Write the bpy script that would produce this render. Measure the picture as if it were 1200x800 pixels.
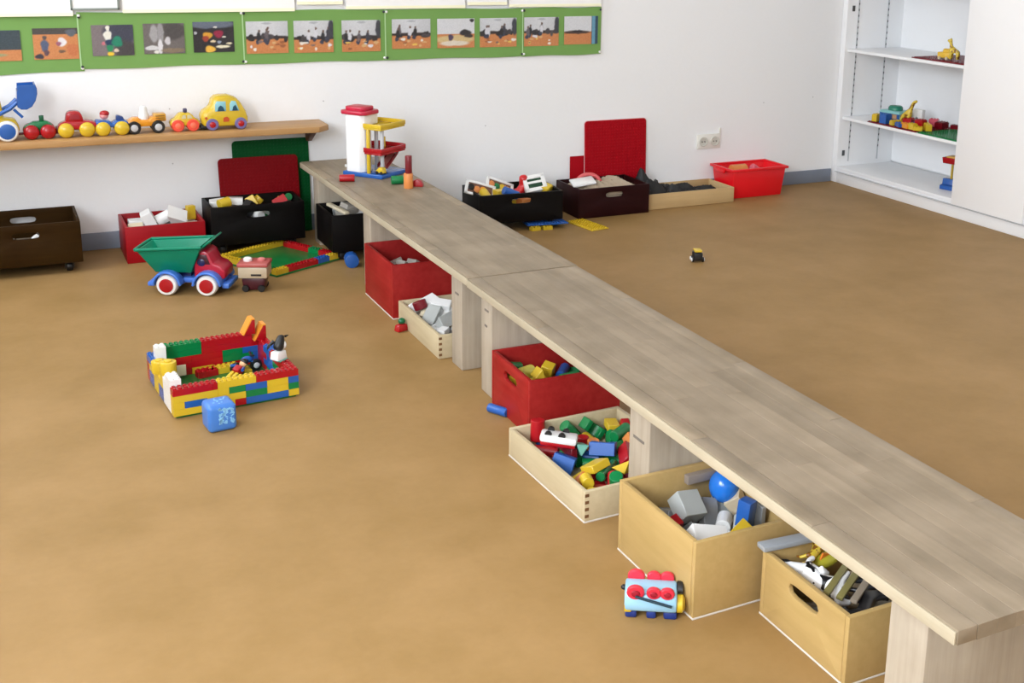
import bpy, bmesh, math, random
from mathutils import Matrix, Vector, Euler

# ---------------------------------------------------------------- scene reset
for o in list(bpy.data.objects):
    bpy.data.objects.remove(o)
S = bpy.context.scene
COL = S.collection
PI = math.pi
R = math.radians

# ---------------------------------------------------------------- camera
cd = bpy.data.cameras.new('camera')
cam = bpy.data.objects.new('camera', cd)
COL.objects.link(cam)
cam.location = (-1.2469, -1.1519, 1.3815)
cam.rotation_euler = (R(76.184), R(-1.170), R(-26.996))
cd.sensor_width = 36.0
cd.lens = 41.32
cd.shift_x = -0.07299
cd.shift_y = -0.11607
cd.clip_start = 0.02
S.camera = cam

# ---------------------------------------------------------------- world, lights, exposure
w = bpy.data.worlds.new('world')
S.world = w
w.use_nodes = True
wn = w.node_tree
bg = wn.nodes['Background']
bg.inputs[0].default_value = (0.80, 0.88, 1.0, 1)
bg.inputs[1].default_value = 1.0
WINDOWS_LEFT = [(-2.35, 1.5, 81.0), (-0.45, 1.5, 176.0), (3.2, 1.3, 64.0)]   # y centre, width, daylight power of the windows in the left wall
WIN_Z0, WIN_Z1 = 1.30, 2.75
XL, XR, YB, YF, ZC = -2.9, 3.56, 4.219, -4.0, 2.9
def window_light(name, loc, rot, sx, sy, power):
    ld = bpy.data.lights.new(name, 'AREA')
    ld.shape = 'RECTANGLE'; ld.size = sx; ld.size_y = sy
    ld.energy = power; ld.color = (0.872, 0.93, 1.0)
    lo = bpy.data.objects.new(name, ld); COL.objects.link(lo)
    lo.location = loc; lo.rotation_euler = rot
    return lo
for yc, ww, pw in WINDOWS_LEFT:
    window_light('window_daylight', (XL - 0.02, yc, (WIN_Z0 + WIN_Z1) / 2), (0, R(-90), 0), WIN_Z1 - WIN_Z0 - .1, ww - .1, pw)
vs = S.view_settings
S.display_settings.display_device = 'sRGB'
vs.view_transform = 'Standard'
vs.look = 'None'
vs.exposure = 0.0
vs.gamma = 1.0
vs.use_curve_mapping = False
S.cycles.max_bounces = 10
S.cycles.diffuse_bounces = 6
S.cycles.caustics_reflective = False
S.cycles.caustics_refractive = False

# ---------------------------------------------------------------- materials
def lin(c):
    return tuple(((x / 255) / 12.92 if x / 255 <= .04045 else ((x / 255 + .055) / 1.055) ** 2.4) for x in c) + (1,)
MATS = {}
def mat(name, rgb, rough=.4, var=.06, scale=18, bump=0.0, spec=.5, trans=0.0, sheen=0.0):
    """plain paint, plastic or cloth: one colour with faint procedural mottling"""
    if name in MATS: return MATS[name]
    m = bpy.data.materials.new(name); m.use_nodes = True
    nt = m.node_tree; p = nt.nodes['Principled BSDF']
    tc = nt.nodes.new('ShaderNodeTexCoord'); nz = nt.nodes.new('ShaderNodeTexNoise')
    nz.inputs['Scale'].default_value = scale; nz.inputs['Detail'].default_value = 4
    nt.links.new(tc.outputs['Object'], nz.inputs['Vector'])
    rp = nt.nodes.new('ShaderNodeMapRange')
    rp.inputs['To Min'].default_value = 1 - var; rp.inputs['To Max'].default_value = 1 + var
    nt.links.new(nz.outputs['Fac'], rp.inputs['Value'])
    hs = nt.nodes.new('ShaderNodeHueSaturation'); hs.inputs['Color'].default_value = lin(rgb)
    nt.links.new(rp.outputs['Result'], hs.inputs['Value'])
    nt.links.new(hs.outputs['Color'], p.inputs['Base Color'])
    p.inputs['Roughness'].default_value = rough
    p.inputs['Specular IOR Level'].default_value = spec
    if trans: p.inputs['Transmission Weight'].default_value = trans
    if sheen: p.inputs['Sheen Weight'].default_value = sheen
    if bump:
        b = nt.nodes.new('ShaderNodeBump'); b.inputs['Strength'].default_value = bump; b.inputs['Distance'].default_value = .004
        nt.links.new(nz.outputs['Fac'], b.inputs['Height']); nt.links.new(b.outputs['Normal'], p.inputs['Normal'])
    MATS[name] = m
    return m
def wood(name, c1, c2, axis=1, rough=.5, per_piece=.10, fine=70, bump=.08, long=2.0, big=6.0, spec=.35):
    """wood grain drawn out along one object axis, each piece a little different"""
    if name in MATS: return MATS[name]
    m = bpy.data.materials.new(name); m.use_nodes = True
    nt = m.node_tree; p = nt.nodes['Principled BSDF']; N = nt.nodes.new; L = nt.links.new
    tc = N('ShaderNodeTexCoord'); oi = N('ShaderNodeObjectInfo')
    mp = N('ShaderNodeMapping'); sc = [fine] * 3; sc[axis] = long
    mp.inputs['Scale'].default_value = sc
    L(tc.outputs['Object'], mp.inputs['Vector'])
    add = N('ShaderNodeVectorMath'); add.operation = 'ADD'
    mul = N('ShaderNodeMath'); mul.operation = 'MULTIPLY'; mul.inputs[1].default_value = 37.0
    L(oi.outputs['Random'], mul.inputs[0]); L(mp.outputs['Vector'], add.inputs[0]); L(mul.outputs[0], add.inputs[1])
    n1 = N('ShaderNodeTexNoise'); n1.inputs['Scale'].default_value = 1.0; n1.inputs['Detail'].default_value = 6; n1.inputs['Roughness'].default_value = .6
    L(add.outputs[0], n1.inputs['Vector'])
    n2 = N('ShaderNodeTexNoise'); n2.inputs['Scale'].default_value = big; n2.inputs['Detail'].default_value = 3
    L(tc.outputs['Object'], n2.inputs['Vector'])
    avg = N('ShaderNodeMath'); avg.operation = 'ADD'
    L(n1.outputs['Fac'], avg.inputs[0]); L(n2.outputs['Fac'], avg.inputs[1])
    mr = N('ShaderNodeMapRange'); mr.inputs['From Min'].default_value = .7; mr.inputs['From Max'].default_value = 1.3
    L(avg.outputs[0], mr.inputs['Value'])
    mx = N('ShaderNodeMix'); mx.data_type = 'RGBA'
    mx.inputs['A'].default_value = lin(c1); mx.inputs['B'].default_value = lin(c2)
    L(mr.outputs['Result'], mx.inputs['Factor'])
    hs = N('ShaderNodeHueSaturation'); L(mx.outputs['Result'], hs.inputs['Color'])
    pr = N('ShaderNodeMapRange'); pr.inputs['To Min'].default_value = 1 - per_piece; pr.inputs['To Max'].default_value = 1 + per_piece
    L(oi.outputs['Random'], pr.inputs['Value']); L(pr.outputs['Result'], hs.inputs['Value'])
    L(hs.outputs['Color'], p.inputs['Base Color'])
    p.inputs['Roughness'].default_value = rough; p.inputs['Specular IOR Level'].default_value = spec
    b = N('ShaderNodeBump'); b.inputs['Strength'].default_value = bump; b.inputs['Distance'].default_value = .002
    L(n1.outputs['Fac'], b.inputs['Height']); L(b.outputs['Normal'], p.inputs['Normal'])
    MATS[name] = m
    return m
def floor_mat():
    m = bpy.data.materials.new('linoleum'); m.use_nodes = True
    nt = m.node_tree; p = nt.nodes['Principled BSDF']; N = nt.nodes.new; L = nt.links.new
    tc = N('ShaderNodeTexCoord')
    def noise(s, d, r=.55):
        n = N('ShaderNodeTexNoise'); n.inputs['Scale'].default_value = s; n.inputs['Detail'].default_value = d; n.inputs['Roughness'].default_value = r
        L(tc.outputs['Object'], n.inputs['Vector']); return n
    a, b_, c = noise(3.5, 8, .62), noise(45, 5), noise(.9, 3)
    mx = N('ShaderNodeMix'); mx.data_type = 'RGBA'
    mx.inputs['A'].default_value = lin(FLOOR_A); mx.inputs['B'].default_value = lin(FLOOR_B)
    mr = N('ShaderNodeMapRange'); mr.inputs['From Min'].default_value = .34; mr.inputs['From Max'].default_value = .66
    L(a.outputs['Fac'], mr.inputs['Value']); L(mr.outputs['Result'], mx.inputs['Factor'])
    m2 = N('ShaderNodeMix'); m2.data_type = 'RGBA'; m2.inputs['B'].default_value = lin(FLOOR_C)
    mr2 = N('ShaderNodeMapRange'); mr2.inputs['From Min'].default_value = .5; mr2.inputs['From Max'].default_value = .75; mr2.inputs['To Max'].default_value = .4
    L(c.outputs['Fac'], mr2.inputs['Value']); L(mr2.outputs['Result'], m2.inputs['Factor']); L(mx.outputs['Result'], m2.inputs['A'])
    hs = N('ShaderNodeHueSaturation'); L(m2.outputs['Result'], hs.inputs['Color'])
    mr3 = N('ShaderNodeMapRange'); mr3.inputs['To Min'].default_value = .94; mr3.inputs['To Max'].default_value = 1.06
    L(b_.outputs['Fac'], mr3.inputs['Value']); L(mr3.outputs['Result'], hs.inputs['Value'])
    L(hs.outputs['Color'], p.inputs['Base Color'])
    p.inputs['Roughness'].default_value = .55; p.inputs['Specular IOR Level'].default_value = .3
    return m
def print_mat():
    """printed photographs: colour carried by the print itself"""
    m = bpy.data.materials.new('photo_print'); m.use_nodes = True
    nt = m.node_tree; p = nt.nodes['Principled BSDF']
    at = nt.nodes.new('ShaderNodeVertexColor'); at.layer_name = 'print'
    nt.links.new(at.outputs['Color'], p.inputs['Base Color']); p.inputs['Roughness'].default_value = .35
    return m
FLOOR_A, FLOOR_B, FLOOR_C = (144, 113, 66), (159, 126, 80), (138, 107, 58)

# ---------------------------------------------------------------- mesh gathering
class G:
    def __init__(s):
        s.bm = bmesh.new()
    def add(s, verts, faces, M=None):
        vs_ = [s.bm.verts.new(M @ Vector(v) if M else v) for v in verts]
        for f in faces:
            try: s.bm.faces.new([vs_[i] for i in f])
            except ValueError: pass
        return s
    def box(s, c, d, rot=None, top=None):
        x, y, z = d[0] / 2, d[1] / 2, d[2] / 2
        tx, ty = (x * top[0], y * top[1]) if top else (x, y)
        v = [(-x, -y, -z), (x, -y, -z), (x, y, -z), (-x, y, -z), (-tx, -ty, z), (tx, -ty, z), (tx, ty, z), (-tx, ty, z)]
        M = Matrix.Translation(c) @ (Euler(rot).to_matrix().to_4x4() if rot else Matrix())
        return s.add(v, [(3, 2, 1, 0), (4, 5, 6, 7), (0, 1, 5, 4), (1, 2, 6, 5), (2, 3, 7, 6), (3, 0, 4, 7)], M)
    def prism(s, pts, axis, lo, hi, M=None):
        """polygon swept along an axis: X takes (y,z), Y takes (x,z), Z takes (x,y)"""
        n = len(pts)
        def P(p, t): return {'X': (t, p[0], p[1]), 'Y': (p[0], t, p[1]), 'Z': (p[0], p[1], t)}[axis]
        v = [P(p, lo) for p in pts] + [P(p, hi) for p in pts]
        f = [tuple(range(n))[::-1], tuple(range(n, 2 * n))] + [(i, (i + 1) % n, n + (i + 1) % n, n + i) for i in range(n)]
        return s.add(v, f, M)
    def cyl(s, c, r, h, axis='Z', n=20, r2=None, rot=None):
        r2 = r if r2 is None else r2
        v = []
        for rr, z in ((r, -h / 2), (r2, h / 2)):
            for i in range(n):
                a = 2 * PI * i / n; x, y = rr * math.cos(a), rr * math.sin(a)
                v.append({'Z': (x, y, z), 'Y': (x, z, y), 'X': (z, x, y)}[axis])
        f = [tuple(range(n))[::-1], tuple(range(n, 2 * n))] + [(i, (i + 1) % n, n + (i + 1) % n, n + i) for i in range(n)]
        M = Matrix.Translation(c) @ (Euler(rot).to_matrix().to_4x4() if rot else Matrix())
        return s.add(v, f, M)
    def sph(s, c, r, nu=16, nv=9, rot=None):
        if not hasattr(r, '__len__'): r = (r, r, r)
        M = Matrix.Translation(c) @ (Euler(rot).to_matrix().to_4x4() if rot else Matrix())
        v = [(0, 0, -r[2])]
        for j in range(1, nv):
            t = -PI / 2 + PI * j / nv
            for i in range(nu):
                a = 2 * PI * i / nu; v.append((r[0] * math.cos(t) * math.cos(a), r[1] * math.cos(t) * math.sin(a), r[2] * math.sin(t)))
        v.append((0, 0, r[2])); last = len(v) - 1
        f = [(0, 1 + (i + 1) % nu, 1 + i) for i in range(nu)]
        for j in range(nv - 2):
            b = 1 + j * nu
            f += [(b + i, b + (i + 1) % nu, b + nu + (i + 1) % nu, b + nu + i) for i in range(nu)]
        b = 1 + (nv - 2) * nu
        f += [(b + i, b + (i + 1) % nu, last) for i in range(nu)]
        return s.add(v, f, M)
    def lathe(s, prof, c=(0, 0, 0), axis='Z', n=24, rot=None):
        M = Matrix.Translation(c) @ (Euler(rot).to_matrix().to_4x4() if rot else Matrix())
        v = []
        for r, z in prof:
            for i in range(n):
                a = 2 * PI * i / n; x, y = r * math.cos(a), r * math.sin(a)
                v.append({'Z': (x, y, z), 'Y': (x, z, y), 'X': (z, x, y)}[axis])
        f = []
        for j in range(len(prof) - 1):
            f += [(j * n + i, j * n + (i + 1) % n, (j + 1) * n + (i + 1) % n, (j + 1) * n + i) for i in range(n)]
        f += [tuple(range(n))[::-1], tuple(range((len(prof) - 1) * n, len(prof) * n))]
        return s.add(v, f, M)
    def tube(s, pts, r, n=10):
        pts = [Vector(p) for p in pts]; v = []
        for i, p in enumerate(pts):
            d = (pts[min(i + 1, len(pts) - 1)] - pts[max(i - 1, 0)]).normalized()
            u = d.orthogonal().normalized() if i == 0 else (u - d * u.dot(d)).normalized()
            q = d.cross(u); rr = r[i] if hasattr(r, '__len__') else r
            for k in range(n):
                a = 2 * PI * k / n; v.append(p + u * rr * math.cos(a) + q * rr * math.sin(a))
        m = len(pts); f = [tuple(range(n))[::-1], tuple(range((m - 1) * n, m * n))]
        for j in range(m - 1):
            f += [(j * n + i, j * n + (i + 1) % n, (j + 1) * n + (i + 1) % n, (j + 1) * n + i) for i in range(n)]
        return s.add(v, f)
    def slot_panel(s, w, h, t, slot, M):
        """panel w (x) by h (z, from 0) by t (y) with a rounded slot (centre x, centre z, length, height) cut through"""
        cx, cz, sl, sh = slot
        ang = sorted(set([2 * PI * i / 28 for i in range(28)] + [math.atan2(b - cz, a - cx) % (2 * PI) for a in (-w / 2, w / 2) for b in (0, h)]))
        inn, out = [], []
        for a in ang:
            dx, dz = math.cos(a), math.sin(a)
            k = 1e9
            if dx > 1e-9: k = min(k, (w / 2 - cx) / dx)
            if dx < -1e-9: k = min(k, (-w / 2 - cx) / dx)
            if dz > 1e-9: k = min(k, (h - cz) / dz)
            if dz < -1e-9: k = min(k, -cz / dz)
            out.append((cx + dx * k, cz + dz * k))
            lo, hi = 0, sl
            for _ in range(24):                       # distance to the stadium outline
                mid = (lo + hi) / 2; x, z = dx * mid, dz * mid
                ex = max(abs(x) - (sl - sh) / 2, 0)
                if math.hypot(ex, z) < sh / 2: lo = mid
                else: hi = mid
            inn.append((cx + dx * lo, cz + dz * lo))
        n = len(ang)
        v = [(p[0], -t / 2, p[1]) for p in out] + [(p[0], -t / 2, p[1]) for p in inn] + [(p[0], t / 2, p[1]) for p in out] + [(p[0], t / 2, p[1]) for p in inn]
        f = []
        for i in range(n):
            j = (i + 1) % n
            f += [(i, j, n + j, n + i), (2 * n + j, 2 * n + i, 3 * n + i, 3 * n + j), (j, i, 2 * n + i, 2 * n + j), (n + i, n + j, 3 * n + j, 3 * n + i)]
        return s.add(v, f, M)
    def mesh(s, name, m, bevel=0, seg=2, angle=32):
        bm = s.bm
        bmesh.ops.recalc_face_normals(bm, faces=bm.faces)
        if bevel:
            es = [e for e in bm.edges if len(e.link_faces) == 2 and e.calc_face_angle(0) > R(angle)]
            bmesh.ops.bevel(bm, geom=es, offset=bevel, segments=seg, profile=.5, affect='EDGES', clamp_overlap=True)
        for f in bm.faces: f.smooth = True
        me = bpy.data.meshes.new(name); bm.to_mesh(me); bm.free()
        me.set_sharp_from_angle(angle=R(40))
        if m: me.materials.append(m)
        return me
def obj(name, g, m, parent=None, loc=(0, 0, 0), rot=(0, 0, 0), bevel=0, seg=2):
    me = g.mesh(name, m, bevel, seg) if isinstance(g, G) else g
    o = bpy.data.objects.new(name, me); COL.objects.link(o)
    o.parent = parent; o.location = loc; o.rotation_euler = rot
    return o
def tag(o, label, cat, group=None, kind=None):
    o['label'] = label; o['category'] = cat
    if group: o['group'] = group
    if kind: o['kind'] = kind
    return o
def thing(name, label, cat, loc, rz=0, group=None, rot=None):
    o = bpy.data.objects.new(name, None); COL.objects.link(o)
    o.empty_display_size = .05
    o.location = loc; o.rotation_euler = rot if rot else (0, 0, rz)
    return tag(o, label, cat, group)
def struct(name, g, m, parent=None, loc=(0, 0, 0), rot=(0, 0, 0), bevel=0):
    o = obj(name, g, m, parent, loc, rot, bevel)
    if parent is None: o['kind'] = 'structure'
    return o

# ---------------------------------------------------------------- palette
PAL = dict(red=(166, 16, 26), dred=(112, 16, 28), green=(8, 118, 62), blue=(34, 88, 164), yellow=(208, 176, 44), orange=(214, 134, 70),
           teal=(108, 172, 156), white=(232, 232, 230), grey=(150, 152, 152), greybrown=(136, 124, 108), brown=(112, 76, 60),
           cream=(212, 200, 172), black=(16, 16, 18), paleyellow=(214, 204, 92), pink=(216, 96, 112), olive=(126, 118, 70), amber=(222, 146, 34))
def P(c, rough=.38):
    if c == 'clear': return mat('frosted_plastic', (214, 218, 214), .3, .03, trans=.45)
    if c == 'greywood': return wood('grey_wood_block', (150, 144, 134), (176, 170, 160), 0, .6)
    if c == 'palewood': return wood('pale_wood_block', (196, 178, 148), (214, 198, 170), 0, .55)
    return mat(c + ('_paint' if rough == .38 else '_plastic'), PAL[c], rough, .05)
def PL(c): return P(c, .25)

# ================================================================ the room
M_WALL = mat('white_wall_paint', (240, 241, 242), .8, .012, 60, .12)
M_CEIL = mat('ceiling_paint', (244, 244, 243), .9, .01)
M_TRIM = mat('grey_skirting', (128, 137, 152), .5, .05)
M_FRAME = mat('white_lacquer', (243, 244, 245), .35, .01)
struct('floor', G().box(((XL + XR) / 2, (YB + YF) / 2, -.05), (XR - XL + .4, YB - YF + .4, .1)), floor_mat())
struct('ceiling', G().box(((XL + XR) / 2, (YB + YF) / 2, ZC + .05), (XR - XL + .4, YB - YF + .4, .1)), M_CEIL)
struct('wall_back', G().box(((XL + XR) / 2, YB + .05, ZC / 2), (XR - XL + .4, .1, ZC)), M_WALL)
struct('wall_right', G().box((XR + .05, (YB + YF) / 2, ZC / 2), (.1, YB - YF, ZC)), M_WALL)
g = G(); y = YF
for i, (yc, ww, pw) in enumerate(WINDOWS_LEFT):
    g.box((XL - .1, (y + yc - ww / 2) / 2, ZC / 2), (.2, yc - ww / 2 - y, ZC))
    g.box((XL - .1, yc, WIN_Z0 / 2), (.2, ww, WIN_Z0)); g.box((XL - .1, yc, (WIN_Z1 + ZC) / 2), (.2, ww, ZC - WIN_Z1))
    y = yc + ww / 2
g.box((XL - .1, (y + YB) / 2, ZC / 2), (.2, YB - y, ZC))
struct('wall_left', g, M_WALL)
M_GLASS = mat('window_glass', (250, 252, 252), .02, .0, trans=1.0)
for i, (yc, ww, pw) in enumerate(WINDOWS_LEFT):
    g = G(); zc, h = (WIN_Z0 + WIN_Z1) / 2, WIN_Z1 - WIN_Z0
    for yy in (-ww / 2 + .02, 0, ww / 2 - .02): g.box((XL - .12, yc + yy, zc), (.06, .04, h))
    for zz in (-h / 2 + .02, h / 2 - .02): g.box((XL - .12, yc, zc + zz), (.06, ww, .04))
    wf = struct('window_%d' % (i + 1), g, M_FRAME)
    struct('pane', G().box((XL - .12, yc, zc), (.006, ww - .05, h - .05)), M_GLASS, wf)
struct('wall_front', G().box(((XL + XR) / 2, YF - .05, ZC / 2), (XR - XL + .4, .1, ZC)), M_WALL)
struct('baseboard_back', G().box(((XL + 3.12) / 2, YB - .006, .0375), (3.12 - XL, .012, .075)), M_TRIM, bevel=.002)
struct('baseboard_left', G().box((XL + .006, (YB + YF) / 2, .0375), (.012, YB - YF - .03, .075)), M_TRIM, bevel=.002)

# ---------------------------------------------------------------- green photo strips and paper sheets on the wall
M_GREEN = mat('green_paper', (114, 157, 81), .75, .05, 9)
M_PAPER = mat('white_paper', (246, 246, 244), .8, .01)
M_CREAM = mat('cream_paper_edge', (250, 248, 216), .8, .02)
M_PIN_D = mat('dark_pin', (40, 44, 48), .35); M_PIN_W = mat('white_pin', (240, 240, 238), .35)
M_PRINT = print_mat()
M_SEAM = mat('pale_green_edge', (168, 204, 148), .7, .03)
def photo_mesh(x0, x1, z0, z1, kind, seed):
    rnd = random.Random(seed); nx, nz = 56, 44
    pic = [[None] * nx for _ in range(nz)]
    fl, wl, dk = (196, 128, 78), (206, 208, 212), (44, 42, 44)
    hor = .44 + .08 * rnd.random()
    blobs = []
    def blob(u, v, ru, rv, c): blobs.append((u, v, ru, rv, c))
    if kind == 'room':
        blob(.5, hor + .01, .75, .055, (52, 44, 44))
        for k in range(9):
            u = .05 + .9 * rnd.random(); g_ = 34 + 46 * rnd.random(); blob(u, hor - .06 + .1 * rnd.random(), .04 + .05 * rnd.random(), .05 + .06 * rnd.random(), (g_, g_ * .95, g_))
        for k in range(4):
            u = .1 + .8 * rnd.random(); h = hor + .10 + .14 * rnd.random(); top = rnd.choice([(60, 60, 70), (40, 40, 44), (206, 206, 212), (96, 90, 96)])
            blob(u, h - .1, .05, .16, top); blob(u + .01, h + .08, .028, .045, (104, 84, 74)); blob(u - .03, h - .26, .05, .07, (58, 62, 80))
        for k in range(9): blob(.08 + .84 * rnd.random(), .08 + .3 * rnd.random(), .025 + .05 * rnd.random(), .02 + .035 * rnd.random(), rnd.choice([(226, 222, 214), (206, 170, 120), (120, 100, 96), (214, 214, 220), (150, 92, 60), (226, 190, 90)]))
        if rnd.random() < .7: blob(.95, .7, .08, .3, (60, 62, 70))
        blob(.5, .93, .12, .03, (168, 172, 178))
    elif kind == 'bench':
        blob(.5, .3, .55, .14, (204, 180, 130)); blob(.45, .16, .4, .09, (216, 206, 190)); blob(.36, .36, .07, .11, (78, 66, 90)); blob(.75, .52, .16, .1, dk); blob(.93, .93, .06, .06, dk); blob(.85, .4, .12, .06, (50, 44, 44))
    elif kind == 'empty':
        blob(.4, .43, .4, .06, (70, 52, 46)); blob(.4, .47, .16, .04, (30, 28, 30))
    elif kind == 'tall':
        hor = 0.0; wl = (120, 110, 112)
        blob(.7, .7, .4, .4, (58, 60, 76)); blob(.8, .2, .3, .3, (66, 62, 64)); blob(.39, .9, .05, .09, (226, 222, 210)); blob(.38, .66, .1, .17, (226, 224, 212)); blob(.42, .42, .1, .12, (30, 52, 84)); blob(.6, .45, .13, .18, (24, 124, 96)); blob(.42, .25, .08, .12, (30, 130, 84)); blob(.43, .05, .08, .08, (228, 190, 54)); blob(.57, .17, .06, .06, (220, 200, 180)); blob(.27, .4, .04, .06, (200, 110, 124))
    elif kind == 'grey':
        hor = 0.0; wl = (104, 98, 96)
        blob(.75, .75, .3, .3, (74, 70, 70)); blob(.25, .65, .1, .3, (158, 156, 158)); blob(.42, .7, .08, .35, (146, 144, 146)); blob(.2, .2, .18, .08, (206, 206, 208)); blob(.4, .25, .06, .25, (214, 212, 216)); blob(.58, .42, .07, .14, (196, 194, 198)); blob(.3, .06, .06, .06, (220, 218, 210)); blob(.7, .1, .3, .08, (128, 112, 92))
    elif kind == 'dark':
        hor = 0.0; wl = (40, 38, 42)
        blob(.4, .92, .6, .14, (96, 104, 120)); blob(.35, .55, .12, .12, (206, 150, 50)); blob(.62, .6, .12, .13, (140, 30, 62)); blob(.4, .1, .13, .12, (226, 176, 70)); blob(.7, .18, .18, .05, (226, 220, 192)); blob(.88, .28, .08, .03, (224, 214, 180)); blob(.3, .45, .08, .1, (150, 60, 44)); blob(.55, .82, .05, .03, (214, 210, 204)); blob(.75, .5, .05, .03, (206, 204, 190)); blob(.48, .36, .07, .04, (224, 206, 170)); blob(.63, .33, .05, .05, (150, 160, 180)); blob(.06, .64, .04, .05, (170, 172, 180))
    elif kind == 'kids':
        hor = .8; wl = (70, 66, 64)
        blob(.25, .45, .09, .2, (76, 88, 116)); blob(.26, .7, .05, .07, (84, 74, 72)); blob(.28, .22, .06, .1, (90, 66, 76)); blob(.64, .55, .1, .15, (222, 218, 222)); blob(.56, .5, .06, .07, (150, 90, 110)); blob(.62, .25, .08, .05, (110, 84, 66)); blob(.12, .1, .1, .08, (48, 48, 60)); blob(.85, .85, .12, .12, (90, 96, 106)); blob(.88, .3, .15, .2, (190, 112, 70))
    elif kind == 'blue':
        hor = .35; wl = (52, 66, 74)
        blob(.3, .55, .25, .3, (110, 112, 118)); blob(.25, .45, .25, .12, (26, 28, 32)); blob(.1, .3, .3, .12, (226, 226, 226)); blob(.05, .08, .2, .1, (230, 228, 224)); blob(.45, .2, .3, .06, (150, 150, 110))
    for j in range(nz):
        for i in range(nx):
            u, v = i / (nx - 1), j / (nz - 1)
            c = fl if v < hor else wl
            if kind == 'empty' and u > .8: c = (96, 150, 176) if .83 < u < .92 else (44, 70, 92)
            n = (rnd.random() - .5) * 14
            if kind in ('room',) and v > hor: c = tuple(k - 26 * abs(u - .4) - 10 * (1 - v) for k in c)
            for (bu, bv, ru, rv, bc) in blobs:
                d = math.hypot((u - bu) / ru, (v - bv) / rv) * (1 + .10 * math.sin(3 * math.atan2(v - bv, u - bu) + seed + bu * 20))
                k_ = min(1, max(0, (1.12 - d) / .3)); c = tuple(a_ + (b_ - a_) * k_ for a_, b_ in zip(c, bc))
            pic[j][i] = tuple(max(0, min(255, k + n)) for k in c)
    me = bpy.data.meshes.new('photo_print')
    v = [(x0 + (x1 - x0) * i / (nx - 1), 0, z0 + (z1 - z0) * j / (nz - 1)) for j in range(nz) for i in range(nx)]
    f = [(j * nx + i, j * nx + i + 1, (j + 1) * nx + i + 1, (j + 1) * nx + i) for j in range(nz - 1) for i in range(nx - 1)]
    me.from_pydata(v, [], f)
    at = me.color_attributes.new('print', 'FLOAT_COLOR', 'POINT')
    for j in range(nz):
        for i in range(nx): at.data[j * nx + i].color = lin(pic[j][i])
    me.materials.append(M_PRINT)
    return me
def strip(label, x0, x1, zl, zr, h, photos, depth, seed):
    """a paper strip, its bottom edge running from zl to zr and gently wavy"""
    t = thing('green_photo_strip', label, 'wall display', ((x0 + x1) / 2, YB - depth, (zl + zr) / 2 + h / 2), 0, 'green photo strips on the wall')
    ox, oz = (x0 + x1) / 2, (zl + zr) / 2 + h / 2; n = 24; g = G(); v = []
    for i in range(n + 1):
        k = i / n; xx = x0 + (x1 - x0) * k; zz = zl + (zr - zl) * k + .002 * math.sin(k * 9 + seed); bow = .0012 * (1 + math.sin(k * 13 + seed))
        for dy in (0, .0012): v += [(xx - ox, -bow * .5 + dy - .001, zz - oz), (xx - ox, -bow * .5 + dy - .001, zz + h - oz)]
    f = [(0, 2, 3, 1), (n * 4, n * 4 + 1, n * 4 + 3, n * 4 + 2)]
    for i in range(n):
        a, b = i * 4, i * 4 + 4
        f += [(a, a + 1, b + 1, b), (a + 2, b + 2, b + 3, a + 3), (a, b, b + 2, a + 2), (a + 1, a + 3, b + 3, b + 1)]
    obj('paper_strip', g.add(v, f), M_GREEN, t)
    obj('pale_seam', G().box((x0 + .003 - ox, -.0028, zl + h / 2 - oz), (.0055, .0008, h - .004)), M_SEAM, t)
    for k, (px0, px1, pz0, pz1, kind) in enumerate(photos):
        obj('photograph', photo_mesh(px0 - ox, px1 - ox, pz0 - oz, pz1 - oz, kind, seed * 10 + k), None, t, (0, -.0045, 0))
    for i, (xx, top) in enumerate(((x0 + .008, 1), (x0 + .008, 0), (x1 - .008, 1), (x1 - .008, 0))):
        zz = (zl + (zr - zl) * (xx - x0) / (x1 - x0)) + (h - .012 if top else .012)
        obj('push_pin', G().lathe([(.002, 0), (.006, .003), (.0055, .007), (.002, .009)], axis='Y', n=10), M_PIN_D if (i + seed) % 2 else M_PIN_W, t, (xx - ox, -.012, zz - oz))
    return t
strip('green paper strip with two prints, at the picture edge, dark play scene beside floor scene', -1.62, -.869, .758, .777, .236, [(-1.30, -1.103, .827, .951, 'blue'), (-1.057, -.886, .829, .957, 'kids')], .002, 1)
strip('green paper strip with three dark photos of block towers above the toy shelf', -.885, -.208, .783, .786, .236, [(-.833, -.668, .838, .967, 'tall'), (-.628, -.460, .841, .970, 'grey'), (-.424, -.251, .842, .974, 'dark')], .004, 2)
strip('green paper strip with three photos of children on orange floor above white garage', -.214, .440, .785, .785, .236, [(-.199, -.014, .831, .973, 'room'), (.012, .192, .829, .973, 'room'), (.232, .415, .828, .972, 'room')], .006, 3)
strip('long green paper strip with three photos right of the pinned centre joint', .436, 1.143, .785, .783, .236, [(.470, .660, .836, .974, 'room'), (.694, .884, .834, .973, 'bench'), (.912, 1.106, .833, .973, 'room')], .008, 4)
strip('short end strip of green paper with two photos, one of an empty room', 1.136, 1.576, .783, .783, .237, [(1.146, 1.335, .832, .974, 'room'), (1.366, 1.556, .836, .976, 'empty')], .010, 5)
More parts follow.
